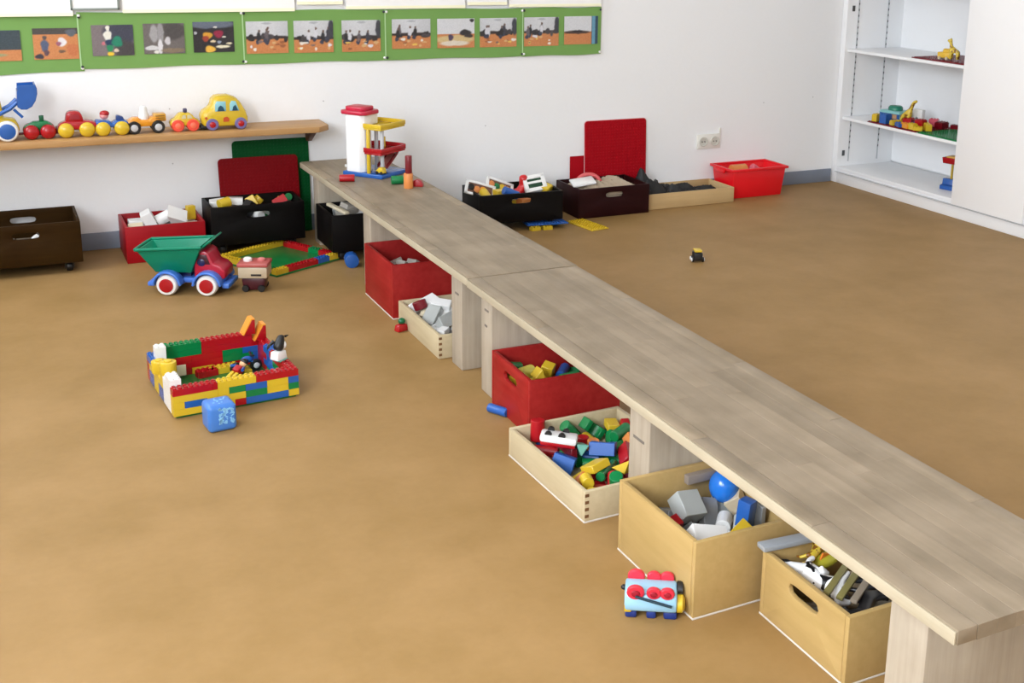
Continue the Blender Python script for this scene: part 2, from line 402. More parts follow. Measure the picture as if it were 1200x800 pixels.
def sheet(label, x0, x1, z0, h, edge, dep, frame=False):
    t = thing('paper_sheet', label, 'poster', ((x0 + x1) / 2, YB - dep, z0), 0, 'white sheets above the photo strips')
    ww = x1 - x0
    obj('paper', G().box((0, 0, h / 2), (ww, .0015, h)), M_PAPER, t)
    if edge: obj('cream_border', G().box((0, -.0014, .007), (ww, .001, .014)), M_CREAM, t)
    if frame:
        g = G()
        for xx in (-ww / 2 + .004, ww / 2 - .004): g.box((xx, -.003, h / 2), (.008, .005, h))
        g.box((0, -.003, .004), (ww, .005, .008))
        obj('grey_frame', g, mat('grey_frame', (136, 146, 140), .5), t, bevel=.001)
        obj('pencil_mark', G().box((-ww * .28, -.0015, .052), (.03, .0006, .006)), mat('pencil_grey', (170, 172, 174), .8), t)
    return t
sheet('wide white sheet pinned above the strip at the picture edge', -1.62, -.897, 1.006, .34, 1, .014)
sheet('small white sheet in thin grey frame above the block tower photo', -.906, -.716, 1.030, .24, 0, .018, True)
sheet('wide white sheet with cream border above the middle of the toy shelf', -.704, .020, 1.016, .34, 1, .014)
sheet('small pale sheet between the two wide cream bordered sheets', .030, .238, 1.045, .24, 1, .018)
sheet('wide white sheet with cream border above the toy garage', .253, .836, 1.022, .34, 1, .014)
sheet('small pale pinkish sheet above the photo of the round rug', .846, 1.052, 1.036, .24, 1, .018)
sheet('last white sheet with cream border over the end strip', 1.064, 1.572, 1.024, .34, 1, .014)

# ---------------------------------------------------------------- wall socket
t = thing('double_socket', 'white double wall socket low on the wall above red plastic bin', 'socket', (2.262, YB, .288))
M_SOCK = mat('socket_plastic', (232, 230, 222), .3, .01)
obj('cover_plate', G().box((0, -.005, 0), (.152, .01, .081)), M_SOCK, t, bevel=.003)
for xx in (-.037, .037):
    so = obj('socket_insert', G().lathe([(.026, 0), (.027, -.006), (.0225, -.0065), (.0205, -.0015), (.001, -.0012)], axis='Y', n=28), mat('socket_well', (206, 204, 194), .35), t, (xx, -.0101, 0))
    obj('contact_hole', G().cyl((-.008, 0, 0), .0028, .006, 'Y', 10).cyl((.008, 0, 0), .0028, .006, 'Y', 10), mat('dark_hole', (30, 30, 30), .6), so, (0, -.003, 0))
obj('cable_stub', G().box((.072, -.004, .055), (.012, .008, .03)), M_SOCK, t, bevel=.002)

# ================================================================ built-in cupboard
XC = 3.13
M_CAB = mat('cupboard_white', (240, 241, 242), .38, .008)
M_RAIL = mat('shelf_rail_grey', (188, 190, 193), .4)
t = thing('wall_cupboard', 'tall white cupboard with open shelves and sliding doors beside the red bin', 'cabinet', (XC, 0, 0))
y1 = YB - .004; y0 = 1.9; D = XR - .008 - XC
obj('side_panel', G().box((D / 2, y1 - .02, 1.2), (D, .042, 2.4)), M_CAB, t, bevel=.002)
obj('side_panel', G().box((D / 2, y0 + .02, 1.2), (D, .04, 2.4)), M_CAB, t, bevel=.002)
obj('back_panel', G().box((D - .006, (y0 + y1) / 2, 1.25), (.012, y1 - y0 - .08, 2.3)), M_CAB, t)
obj('plinth', G().box((.012, (y0 + y1) / 2 - .002, .038), (.02, y1 - y0 - .08, .076)), M_CAB, t, bevel=.001)
obj('floor_board', G().box((D / 2 - .008, (y0 + y1) / 2, .086), (D - .018, y1 - y0 - .084, .018)), M_CAB, t, bevel=.001)
obj('top_panel', G().box((D / 2, (y0 + y1) / 2, 2.39), (D, y1 - y0 - .084, .02)), M_CAB, t)
obj('divider', G().box((D / 2 + .012, 3.02, 1.23), (D - .04, .02, 2.27)), M_CAB, t)
for z in (.377, .766, 1.155, 1.544, 1.933):
    obj('shelf_board', G().box((D / 2, (y1 - .045 + 3.035) / 2, z), (D - .03, y1 - .045 - 3.035, .016)), M_CAB, t, bevel=.0015)
for xx in (.08, .295):
    obj('shelf_rail', G().box((xx, y1 - .0425, 1.22), (.008, .003, 2.2)), M_RAIL, t)
    g = G()
    for k in range(64): g.box((xx, y1 - .0445, .2 + k * .033), (.005, .002, .012))
    o = obj('rail_slots', g, mat('dark_hole', (30, 30, 30), .6), t); o['kind'] = 'stuff'
for z, xx in ((.17, .042), (1.0, .042)):
    obj('lock_plate', G().box((xx, y1 - .043, z), (.018, .004, .032)), mat('dark_metal_plate', (70, 72, 74), .4), t, bevel=.001)
M_DOOR = mat('door_white', (246, 246, 246), .42, .006)
obj('sliding_door', G().box((-.006, 3.0, 1.225), (.014, .470, 2.31)), M_DOOR, t, bevel=.0015)
obj('sliding_door', G().box((.012, 2.52, 1.225), (.014, .52, 2.31)), M_DOOR, t, bevel=.0015)
obj('door_track', G().box((-.004, (y0 + y1) / 2 - .002, .0665), (.024, y1 - y0 - .084, .004)), M_RAIL, t)

# ================================================================ the two long benches
M_TOP = wood('bench_top_beech', (122, 108, 88), (150, 134, 113), 1, .5, .085, 26, .03, 1.6, 9)
M_LIT_EDGE = wood('bench_lit_edge_beech', (168, 157, 134), (186, 174, 150), 1, .5, .04, 60, .05, 2.5, 5)  # lighter beech: window light on the bench side put into the colour
M_LEG = wood('bench_leg_beech', (155, 142, 124), (180, 168, 150), 2, .55, .05, 55, .06, 3, 7)
M_LEGM = mat('leg_mark', (112, 104, 96), .8, .1)
H, TK, BW = .36, .0265, .37
def bench(label, loc, rz, length, legs, seed):
    t = thing('bench', label, 'bench', loc, rz, 'low wooden benches in one row')
    rnd = random.Random(seed); n = 9; sw = BW / n
    for i in range(n):
        y = 0.0
        while y < length - .01:
            l = rnd.uniform(.28, .62)
            if length - y - l < .2: l = length - y
            x0, x1 = i * sw, (i + 1) * sw
            dz = rnd.uniform(-.0002, .0002)
            g = G().box(((x0 + x1) / 2, y + l / 2, H - TK / 2 + dz / 2), (sw - .0001, l - .0001, TK + dz))
            obj('stave', g, M_TOP, t, bevel=.0003 if 0 < i < n - 1 else .0025, seg=1 if 0 < i < n - 1 else 2)
            y += l
    obj('lit_edge_strip', G().box((-.0025, length / 2, H - TK / 2 - .001), (.004, length - .004, TK - .004)), M_LIT_EDGE, t, bevel=.001)  # added strip, paints the long side facing the windows as brightly lit
    for y0, y1, mk in legs:
        lg = obj('leg', G().box((.185, (y0 + y1) / 2, (H - TK) / 2), (.29, y1 - y0, H - TK - .001)), M_LEG, t, bevel=.003)
        for my, mz, ml in mk: obj('plank_mark', G().box((.0395, y0 + my, mz), (.002, ml, .007)), M_LEGM, lg, bevel=.0008)
    return t
bench('long pale wooden bench reaching to the front edge, its end nearest the viewer', (0, 0, 0), 0, 2.042, [(.10, .19, []), (1.004, 1.10, [(.05, .235, .05)]), (1.95, 2.034, [(.04, .27, .03), (.045, .22, .02)])], 3)
bench('farther wooden bench running up to the wall, carrying the toy garage', (0.004, 2.049, 0), R(.6), 2.0, [(.156, .246, [(.04, .25, .03)]), (1.105, 1.20, []), (1.86, 1.95, [])], 8)

# ================================================================ crates and trays
M_FELT = mat('white_felt', (206, 200, 190), .9, .05, 120, .2)
def crate(name, label, cat, x0, x1, y0, y1, h, m, tk=.012, zb=0.0, slots='', felt=False, fingers=0, group=None, rz=0, castor=False, edge_m=None):
    cx, cy = (x0 + x1) / 2, (y0 + y1) / 2; W_, D_ = x1 - x0, y1 - y0
    t = thing(name, label, cat, (cx, cy, 0), rz, group)
    z = zb + (.004 if felt else 0.0005)
    if felt: obj('felt_strip', G().box((0, 0, .0021), (W_ + .0012, D_ + .0012, .0042)), M_FELT, t, bevel=.001)
    obj('base_panel', G().box((0, 0, z + .005), (W_ - 2 * tk - .0006, D_ - 2 * tk - .0006, .009)), m, t)
    hh = h - z
    for sgn in (-1, 1):
        # panels facing -y / +y (full width)
        M = Matrix.Translation((0, sgn * (D_ / 2 - tk / 2), z))
        if ('f' if sgn < 0 else 'b') in slots: g = G().slot_panel(W_, hh, tk, (0, hh * .74, min(.1, W_ * .34), .026), M)
        else: g = G().box((0, sgn * (D_ / 2 - tk / 2), z + hh / 2), (W_, tk, hh))
        obj('side_panel', g, m, t, bevel=.0018)
        M = Matrix.Translation((sgn * (W_ / 2 - tk / 2), 0, z)) @ Matrix.Rotation(PI / 2, 4, 'Z')
        if ('l' if sgn < 0 else 'r') in slots: g = G().slot_panel(D_ - 2 * tk - .0004, hh, tk, (0, hh * .74, .095, .026), M)
        else: g = G().box((sgn * (W_ / 2 - tk / 2), 0, z + hh / 2), (tk, D_ - 2 * tk - .0004, hh))
        obj('side_panel', g, m, t, bevel=.0018)
    for k in range(fingers):
        fz = z + hh * (k + .75) / (fingers + .3)
        for sx in (-1, 1):
            for sy in (-1, 1):
                obj('finger_joint', G().box((sx * (W_ / 2 - tk / 2 - .0005), sy * (D_ / 2 - .0008), fz), (tk - .001, .0026, hh / fingers * .42)), M_FING, t)
    if castor:
        for sx in (-1, 1):
            for sy in (-1, 1):
                c = obj('castor', G().cyl((0, 0, .021), .021, .024, 'X', 18), M_BLACK, t, (sx * (W_ / 2 - .05), sy * (D_ / 2 - .05), 0), bevel=.003)
                obj('fork', G().box((-.016, 0, .030), (.003, .026, .034)).box((.016, 0, .030), (.003, .026, .034)).box((0, 0, .0475), (.044, .036, .004)), M_BLACK, c)
    return t
M_BLACK = mat('black_plastic', (18, 17, 18), .45, .1)
M_FING = wood('end_grain', (98, 66, 40), (128, 90, 56), 0, .7)
M_REDBOX = wood('red_stained_wood', (138, 20, 20), (160, 40, 36), 1, .5, .02, 50, .1, 3, spec=.2)
M_REDDK = wood('red_varnished_wood', (140, 6, 18), (158, 12, 24), 0, .45, .02, 50, .08, 3, spec=.2)
M_BOX = wood('golden_plywood', (171, 143, 88), (185, 155, 102), 1, .5, .015, 45, .05, 4, 4)
M_TRAY = wood('beech_tray', (183, 167, 134), (198, 183, 150), 1, .5, .015, 55, .05, 4, 5)
M_DARK = wood('dark_stained_wood', (44, 27, 8), (54, 36, 12), 0, .55, .05, 50, .08, 3, spec=.06)
M_BLKB = wood('black_stained_wood', (9, 7, 7), (14, 11, 10), 0, .5, .05, 50, .05, 3, spec=.12)
M_MAROON = wood('maroon_stained_wood', (32, 7, 8), (42, 10, 11), 0, .5, .05, 50, .05, 3, spec=.12)
M_CARD = wood('pale_tray_wood', (186, 156, 110), (202, 172, 124), 0, .6, .03, 50, .05, 3)
crate('toy_crate', 'red wooden crate of grey blocks under the farther bench', 'crate', 0.0, .30, 2.788, 3.135, .205, M_REDBOX, felt=True)
crate('block_tray', 'shallow beech tray of white and clear pieces beside the joint of benches', 'tray', .010, .302, 2.335, 2.755, .082, M_TRAY, fingers=4)
crate('toy_crate', 'small red crate with handle slot and yellow blocks under the long bench', 'crate', .026, .313, 1.637, 1.918, .170, M_REDBOX, slots='l', rz=R(-.5))
crate('block_tray', 'shallow beech tray heaped with coloured blocks beside the small red crate', 'tray', -.064, .278, 1.142, 1.567, .082, M_TRAY, felt=True, fingers=4, rz=R(2))
crate('toy_crate', 'deep golden plywood crate with clear bricks, in front of blue upturned bus', 'crate', -.040, .268, .675, .997, .176, M_BOX, felt=True, rz=R(.5))
crate('toy_crate', 'golden plywood crate with handle slot, full of toy animals, nearest bench end', 'crate', .103, .360, .358, .637, .148, M_BOX, slots='l', felt=True)
crate('storage_crate', 'dark brown crate with handle slots on castors, cut by picture edge', 'crate', -1.36, -.957, 3.865, 4.165, .215, M_DARK, zb=.045, slots='fb', castor=True)
crate('toy_crate', 'red wooden crate of white boxes against the wall behind dump truck', 'crate', -.785, -.464, 3.922, 4.192, .156, M_REDDK)
crate('storage_crate', 'black crate on castors under the red and green boards', 'crate', -.443, -.043, 3.90, 4.122, .214, M_BLKB, zb=.045, slots='f', castor=True)
crate('storage_crate', 'black crate of grey blocks pushed under the bench end by the wall', 'crate', 0.0, .352, 3.605, 3.868, .205, M_BLKB, zb=.045, castor=True)
crate('storage_crate', 'long black crate of mixed toys beyond the bench, behind blue plate', 'crate', .762, 1.182, 3.806, 4.076, .184, M_BLKB, zb=.045, slots='f', castor=True, rz=R(-4))
crate('storage_crate', 'dark maroon crate of beige pieces in front of the tall red board', 'crate', 1.322, 1.722, 3.915, 4.180, .150, M_MAROON, slots='f')
crate('cardboard_tray', 'low tan tray of black rags between the maroon crate and red bin', 'tray', 1.732, 2.272, 3.958, 4.205, .081, M_CARD, tk=.008)
# red plastic bin
t = thing('plastic_bin', 'bright red plastic storage bin standing in the corner below the socket', 'bin', (2.465, 4.105, 0))
M_BIN = mat('red_bin_plastic', (226, 14, 28), .35, .03)
g = G()
def ring(w_, d_, z): return [(-w_ / 2, -d_ / 2, z), (w_ / 2, -d_ / 2, z), (w_ / 2, d_ / 2, z), (-w_ / 2, d_ / 2, z)]
v = ring(.315, .175, .001) + ring(.345, .20, .152) + ring(.339, .194, .152) + ring(.309, .169, .008)
f = [(3, 2, 1, 0), (12, 13, 14, 15)]
for a in (0, 4, 8): f += [(a + i, a + (i + 1) % 4, a + 4 + (i + 1) % 4, a + 4 + i) for i in range(4)]
obj('tub', g.add(v, f), M_BIN, t, bevel=.004)
g = G(); v = ring(.372, .222, .150) + ring(.372, .222, .164) + ring(.341, .196, .164) + ring(.341, .196, .150)
f = []
for a, b in ((0, 4), (4, 8), (8, 12), (12, 0)): f += [(a + i, a + (i + 1) % 4, b + (i + 1) % 4, b + i) for i in range(4)]
obj('rim', g.add(v, f), M_BIN, t, bevel=.002)
for sx in (-1, 1): obj('handle', G().box((sx * .19, 0, .146), (.014, .09, .02)), M_BIN, t, bevel=.003)

# ================================================================ studded boards leaning on the wall
def board(name, label, w_, h_, loc, tilt, m, group, back=None, rnd_=.018, tk=.004, studs=True):
    """a studded board standing on its lower edge, leaning back by tilt"""
    t = thing(name, label, 'board', loc, 0, group, rot=(-tilt, 0, 0))
    pts = []
    for cx, cz, a0 in ((w_ / 2 - rnd_, h_ - rnd_, 0), (-w_ / 2 + rnd_, h_ - rnd_, PI / 2), (-w_ / 2 + .004, .004, PI), (w_ / 2 - .004, .004, 1.5 * PI)):
        r_ = rnd_ if cz > .01 else .004
        for k in range(6): pts.append((cx + r_ * math.cos(a0 + k * PI / 10), cz + r_ * math.sin(a0 + k * PI / 10)))
    obj('board_panel', G().prism(pts, 'Y', -tk, 0), m, t)
    if back: obj('pale_edge', G().prism([(x * 1.012, z * 1.006) for x, z in pts], 'Y', .0002, .003), back, t)
    if studs:
        g = G(); nx, nz = int(w_ / .016), int(h_ / .016)
        for i in range(nx):
            for j in range(nz):
                x, z = (i + .5) * w_ / nx - w_ / 2, (j + .5) * h_ / nz
                if abs(x) > w_ / 2 - .014 and z > h_ - .014: continue
                g.cyl((x, -tk - .0017, z), .0047, .0034, 'Y', 6)
        o = obj('studs', g, m, t); o['kind'] = 'stuff'
    return t
M_BRED = mat('red_board', (166, 8, 24), .5, .04, spec=.12); M_BGRN = mat('green_board', (4, 80, 36), .5, .04, spec=.12)
M_BMAR = mat('dark_red_board', (124, 2, 12), .5, .04, spec=.12)
M_BEDGE = mat('pale_board_edge', (236, 200, 200), .5, .02)
board('building_board', 'green studded board against the wall behind the red board', .345, .44, (-.113, 4.197, .002), R(2.2), M_BGRN, 'studded boards leaning on the wall')
board('building_board', 'dark red studded board rising from the black crate, in front of green board', .355, .372, (-.178, 4.134, .002), R(8), M_BMAR, 'studded boards leaning on the wall')
board('building_board', 'tall red studded board with pale edges behind the maroon crate', .365, .437, (1.676, 4.191, .002), R(2.4), M_BRED, 'studded boards leaning on the wall', back=M_BEDGE)
board('building_board', 'small red board peeping out beside the tall red board', .20, .257, (1.515, 4.212, .002), R(.6), M_BRED, 'studded boards leaning on the wall', studs=False, rnd_=.004, tk=.003)

M_SPECK = mat('wall_nail', (186, 186, 186), .7)
for x, z in ((-.541, .357), (.139, .604), (.946, .445), (2.62, .484), (2.96, .50), (-.54, .60)):
    obj('nail', G().lathe([(.003, 0), (.003, -.002), (.0015, -.0025)], axis='Y', n=8), M_SPECK, bpy.data.objects['wall_back'], (x, YB, z))

# ================================================================ wall shelf with toy vehicles
M_SHELF = wood('oiled_shelf_wood', (170, 128, 78), (190, 148, 98), 0, .45, .02, 50, .05, 3)
M_BRKT = wood('dark_bracket_wood', (104, 68, 48), (122, 84, 60), 2, .5, .03)
SZ = .522
t = thing('wall_shelf', 'brown wooden wall shelf carrying the row of toy vehicles', 'shelf', (-.8, YB, SZ))
g = G().prism([(-2.0, -.225), (.86, -.225), (.915, -.17), (.915, -.002), (-2.0, -.002)], 'Z', -.026, 0)
obj('shelf_board', g, M_SHELF, t, bevel=.003)
for xx in (.86, -.57, -1.9):
    obj('bracket', G().prism([(-.003, -.028), (-.135, -.028), (-.12, -.045), (-.03, -.095), (-.003, -.095)], 'X', xx - .012, xx + .012), M_BRKT, t, bevel=.002)

def wheel(par, loc, r, wd, tyre, hub, side=-1, hr=.62, ax='Y', ball=False):
    """wheel with rounded tread; the hub cap on its outer face is a sub-part"""
    if ball: return obj('wheel', G().lathe([(r * math.sin(PI * (k + .5) / 12), -wd * .62 * math.cos(PI * (k + .5) / 12)) for k in range(12)], axis=ax, n=22), tyre, par, loc)
    o = obj('wheel', G().lathe([(r * .55, -wd / 2), (r * .88, -wd / 2), (r, -wd * .3), (r, wd * .3), (r * .88, wd / 2), (r * .55, wd / 2)], axis=ax, n=22), tyre, par, loc)
    if hub:
        d = side * (wd / 2 + .001)
        c = (0, d, 0) if ax == 'Y' else (d, 0, 0)
        obj('hub', G().lathe([(r * hr, -.002), (r * hr, .001), (r * hr * .7, .003), (.001, .0035)] if side > 0 else [(r * hr, .002), (r * hr, -.001), (r * hr * .7, -.003), (.001, -.0035)], c, axis=ax, n=20), hub, o)
    return o
def wheels(par, xs, y, r, wd, tyre, hub, hr=.62, ball=False):
    for x in xs:
        for s in (-1, 1): wheel(par, (x, s * y, r), r, wd, tyre, hub, s, hr, 'Y', ball)
VG = 'toy vehicles on the wall shelf'
# 1 loader, cut by the frame
t = thing('toy_loader', 'yellow toy loader with raised blue shovel at the end of the shelf', 'toy', (-1.238, 4.095, SZ), 0, VG)
obj('body', G().prism([(-.16, .03), (.095, .03), (.10, .05), (.085, .085), (.02, .098), (-.02, .098), (-.05, .085), (-.16, .085)], 'Y', -.036, .036), PL('yellow'), t, bevel=.012)
obj('cab_frame', G().tube([(-.08, 0, .085), (-.085, 0, .14), (-.06, 0, .168), (.0, 0, .168), (.03, 0, .155), (.035, 0, .095)], .009), PL('yellow'), t)
obj('seat', G().box((-.03, 0, .1), (.05, .04, .05)), PL('red'), t, bevel=.01)
a = obj('loader_arm', G().tube([(-.09, -.045, .088), (-.03, -.045, .095), (.03, -.045, .112), (.07, -.045, .132), (.098, -.045, .158)], .0085).tube([(-.09, .045, .088), (-.03, .045, .095), (.03, .045, .112), (.07, .045, .132), (.098, .045, .158)], .0085), PL('blue'), t)
obj('piston', G().cyl((.098, -.045, .112), .0055, .045, 'X', rot=(0, R(48), 0)), PL('blue'), t)
prof = [(.100 + (x - .098) * .80, .130 + (z - .149) * .92) for x, z in [(.102, .226), (.098, .178), (.098, .160), (.112, .150), (.135, .149), (.158, .160), (.176, .184), (.186, .214), (.186, .236), (.180, .252)]]
g = G()
for i in range(len(prof) - 1):
    (xa, za), (xb, zb) = prof[i], prof[i + 1]; l = math.hypot(xb - xa, zb - za)
    g.box(((xa + xb) / 2, 0, (za + zb) / 2), (l + .002, .11, .006), rot=(0, -math.atan2(zb - za, xb - xa), 0))
for yy in (-.054, .054): g.prism([(.104, .223)] + prof[1:], 'Y', yy - .003, yy + .003)
obj('shovel', g, PL('blue'), t)
wheels(t, (.052, -.10), .046, .042, .03, PL('white'), PL('blue'), .74)
# 2 red wheeled green tractor
t = thing('toy_tractor', 'small green toy tractor with fat red wheels beside the yellow loader', 'toy', (-1.068, 4.10, SZ), 0, VG)
obj('body', G().prism([(-.056, .03), (.05, .03), (.052, .056), (.03, .072), (-.02, .07), (-.056, .052)], 'Y', -.02, .02), PL('green'), t, bevel=.008)
obj('chimney', G().cyl((.012, 0, .081), .009, .024), mat('dark_green_plastic', (10, 96, 60), .3), t, bevel=.002)
obj('chassis', G().box((.004, 0, .022), (.12, .03, .018)), PL('dred'), t, bevel=.005)
wheels(t, (-.030, .032), .034, .030, .030, PL('red'), None, ball=True)
obj('coupling', G().box((-.067, 0, .022), (.025, .012, .01)).box((.074, 0, .03), (.024, .03, .03)), PL('dred'), t, bevel=.003)
# 3 red car yellow wheels
t = thing('toy_car', 'red toy car with round cab and yellow ball wheels on the shelf', 'toy', (-.925, 4.095, SZ), 0, VG)
obj('body', G().prism([(-.075, .03), (.09, .03), (.092, .05), (.06, .062), (.03, .068), (-.04, .068), (-.07, .055)], 'Y', -.034, .034), PL('red'), t, bevel=.012)
obj('cabin', G().prism([(-.045, .064), (.028, .064), (.018, .098), (.006, .107), (-.026, .107), (-.038, .098)], 'Y', -.028, .028), PL('red'), t, bevel=.01)
obj('side_window', G().prism([(-.030, .074), (.014, .074), (.008, .094), (-.022, .094)], 'Y', -.0295, -.027), mat('dark_red_window', (150, 40, 54), .2), t)
wheels(t, (-.044, .036), .036, .031, .03, PL('yellow'), None, ball=True)
# 4 blue car with driver
t = thing('toy_car', 'blue open toy car with red-capped driver and yellow ball wheels', 'toy', (-.792, 4.09, SZ), 0, VG)
obj('body', G().prism([(-.062, .034), (.064, .034), (.066, .052), (.05, .062), (.012, .060), (.002, .050), (-.006, .060), (-.062, .066)], 'Y', -.03, .03), PL('blue'), t, bevel=.006)
obj('engine', G().prism([(.018, .06), (.052, .058), (.046, .074), (.026, .082), (.02, .08)], 'Y', -.016, .016), mat('dark_blue_plastic', (30, 62, 120), .3), t, bevel=.004)
d = obj('driver', G().sph((-.026, 0, .082), (.018, .018, .017)), mat('pink_face', (224, 150, 150), .4), t)
obj('cap', G().sph((-.024, 0, .090), (.0195, .019, .013)), PL('red'), d)
wheels(t, (-.036, .037), .034, .030, .028, PL('yellow'), None, ball=True)
# 5 orange loader, white driver
t = thing('toy_truck', 'orange-yellow toy dumper with black wheels and white driver on the shelf', 'toy', (-.656, 4.10, SZ), 0, VG)
obj('body', G().prism([(-.075, .03), (-.076, .052), (-.05, .066), (-.026, .066), (-.022, .058), (.012, .056), (.018, .066), (.052, .070), (.056, .03)], 'Y', -.032, .032), PL('amber'), t, bevel=.006)
obj('front_box', G().box((.056, 0, .064), (.05, .06, .032)), mat('ochre_plastic', (204, 148, 40), .3), t, bevel=.005)
for k in range(3): obj('grille_bar', G().box((.056, -.031, .054 + .009 * k), (.036, .003, .003)), mat('dark_ochre', (120, 80, 24), .4), t)
d = obj('driver', G().lathe([(.02, .0), (.022, .02), (.016, .034), (.016, .046), (.012, .056), (.002, .06)], (-.006, 0, .054), n=18), PL('white'), t)
wheels(t, (-.050, .046), .034, .027, .024, M_BLACK, mat('grey_hub', (186, 188, 190), .35), .55)
# 6 small yellow car with orange wheels
t = thing('toy_car', 'small yellow toy taxi with orange-red wheels and dark roof light', 'toy', (-.502, 4.095, SZ), 0, VG)
obj('body', G().prism([(-.058, .022), (.066, .022), (.066, .042), (.045, .055), (.03, .076), (-.015, .080), (-.036, .058), (-.058, .046)], 'Y', -.03, .03), PL('yellow'), t, bevel=.012)
obj('side_window', G().prism([(-.012, .056), (.006, .056), (.006, .071), (-.006, .071)], 'Y', -.0315, -.028).prism([(.012, .056), (.034, .056), (.026, .071), (.012, .071)], 'Y', -.0315, -.028), mat('pale_window', (206, 200, 160), .2), t)
obj('roof_light', G().box((.008, 0, .087), (.016, .02, .018)), mat('dark_lamp', (70, 66, 96), .3), t, bevel=.004)
wheels(t, (-.028, .034), .028, .026, .022, mat('orange_red_rubber', (228, 78, 58), .4), mat('coral_hub', (236, 110, 80), .4), .5)
# 7 large yellow car
t = thing('toy_car', 'large rounded yellow toy car with pale blue windows and purple wheels', 'toy', (-.332, 4.10, SZ), 0, VG)
obj('body', G().prism([(-.096, .014), (.094, .014), (.096, .05), (.088, .078), (.07, .112), (.05, .136), (.02, .148), (-.036, .148), (-.050, .13), (-.058, .096), (-.09, .084), (-.1, .06)], 'Y', -.05, .05), PL('yellow'), t, bevel=.018)
for x0, x1 in ((-.044, .002), (.018, .058)):
    wn_ = obj('side_window', G().prism([(x0, .082), (x1, .082), (x1 - (.014 if x0 > 0 else 0), .124), (x0 + .008, .126), (x0, .112)], 'Y', -.0525, -.049), mat('pale_blue_window', (140, 196, 206), .2), t, bevel=.004)
    obj('window_figure', G().prism([(x0 + .010, .083), (x1 - .006, .083), (x1 - .012, .100), (x0 + .024, .108), (x0 + .014, .1)], 'Y', -.0532, -.0524), mat('dark_teal_print', (26, 72, 96), .3), wn_)
obj('door_badge', G().prism([(-.012, .036), (.012, .036), (.014, .05), (.004, .058), (-.01, .054)], 'Y', -.0525, -.05), mat('rust_print', (190, 76, 30), .4), t)
obj('head_lamp', G().prism([(-.086, .048), (-.076, .05), (-.078, .06), (-.088, .058)], 'Y', -.051, -.046), mat('rust_print', (190, 76, 30), .4), t)
obj('bumper', G().box((-.09, 0, .014), (.03, .08, .016)), M_BLACK, t, bevel=.004)
M_PURP = mat('purple_grey_rubber', (112, 104, 156), .4)
wheels(t, (-.058, .062), .046, .026, .022, M_PURP, PL('red'), .5)

# ================================================================ on the bench: garage and loose blocks
t = thing('toy_garage', 'toy parking garage with white tower, red roof and yellow deck', 'toy', (.199, 3.535, H), R(36))
obj('base_plate', G().prism([(0, 0), (.186, 0), (.186, .16), (.14, .205), (0, .205)], 'Z', 0, .018), PL('blue'), t, bevel=.004)
M_TW = mat('tower_white', (240, 241, 242), .32, .01)
tw = obj('tower', G().prism([(.004, .118), (.022, .100), (.066, .100), (.084, .118), (.084, .182), (.066, .200), (.022, .200), (.004, .182)], 'Z', .018, .262), M_TW, t, bevel=.003)
obj('lift_slot', G().box((.044, .0995, .12), (.006, .003, .18)), mat('slot_grey', (170, 172, 176), .5), tw)
obj('tower_head', G().box((.075, .145, .24), (.09, .085, .05)), M_TW, tw, bevel=.006)
obj('tower_roof', G().prism([(-.006, .100), (.012, .082), (.098, .082), (.116, .10), (.116, .198), (.098, .216), (.012, .216), (-.006, .198)], 'Z', .262, .278).prism([(.012, .112), (.024, .1), (.086, .1), (.098, .112), (.098, .188), (.086, .2), (.024, .2), (.012, .188)], 'Z', .277, .294), mat('garage_roof_red', (186, 34, 62), .3), t, bevel=.004)
def deck(z, m, tk, rim, name):
    g = G().prism([(.002, .002), (.172, .002), (.182, .012), (.182, .14), (.14, .19), (.094, .19), (.094, .09), (.002, .09)], 'Z', z, z + tk)
    o = obj(name, g, m, t, bevel=.002)
    g = G()
    for (xa, ya), (xb, yb) in (((.002, .002), (.172, .002)), ((.182, .012), (.182, .14)), ((.182, .14), (.14, .19)), ((.002, .002), (.002, .09))):
        l = math.hypot(xb - xa, yb - ya); g.box(((xa + xb) / 2, (ya + yb) / 2, z + tk + rim / 2), (l + .004, .006, rim), rot=(0, 0, math.atan2(yb - ya, xb - xa)))
    obj('deck_rim', g, m, o, bevel=.0015)
deck(.100, PL('red'), .008, .02, 'lower_deck'); deck(.205, PL('yellow'), .008, .018, 'upper_deck')
for x, y, z1, m in ((.012, .075, .206, PL('yellow')), (.165, .11, .150, PL('yellow')), (.06, .04, .206, mat('pillar_grey', (196, 200, 204), .3)), (.10, .10, .206, mat('pillar_grey', (196, 200, 204), .3))):
    obj('pillar', G().cyl((x, y, (z1 + .018) / 2), .0085, z1 - .018, n=16), m, t, bevel=.001)
obj('ramp', G().box((.13, .06, .056), (.09, .045, .005), rot=(0, R(-35), 0)), mat('ramp_pink', (196, 120, 110), .4), t)
obj('ramp_guard', G().prism([(.085, .03), (.17, .088), (.17, .10), (.085, .045)], 'Y', .034, .039).prism([(.085, .03), (.17, .088), (.17, .10), (.085, .045)], 'Y', .081, .086), PL('dred'), t)
k = thing('toy_car', 'tiny yellow toy car parked on the blue garage base plate', 'toy', (.2065, 3.567, H + .018), R(120))
obj('body', G().prism([(-.02, .006), (.02, .006), (.02, .018), (.012, .02), (.006, .03), (-.012, .03), (-.018, .02)], 'Y', -.012, .012), PL('yellow'), k, bevel=.003)
wheels(k, (-.012, .012), .012, .007, .006, M_BLACK, None)

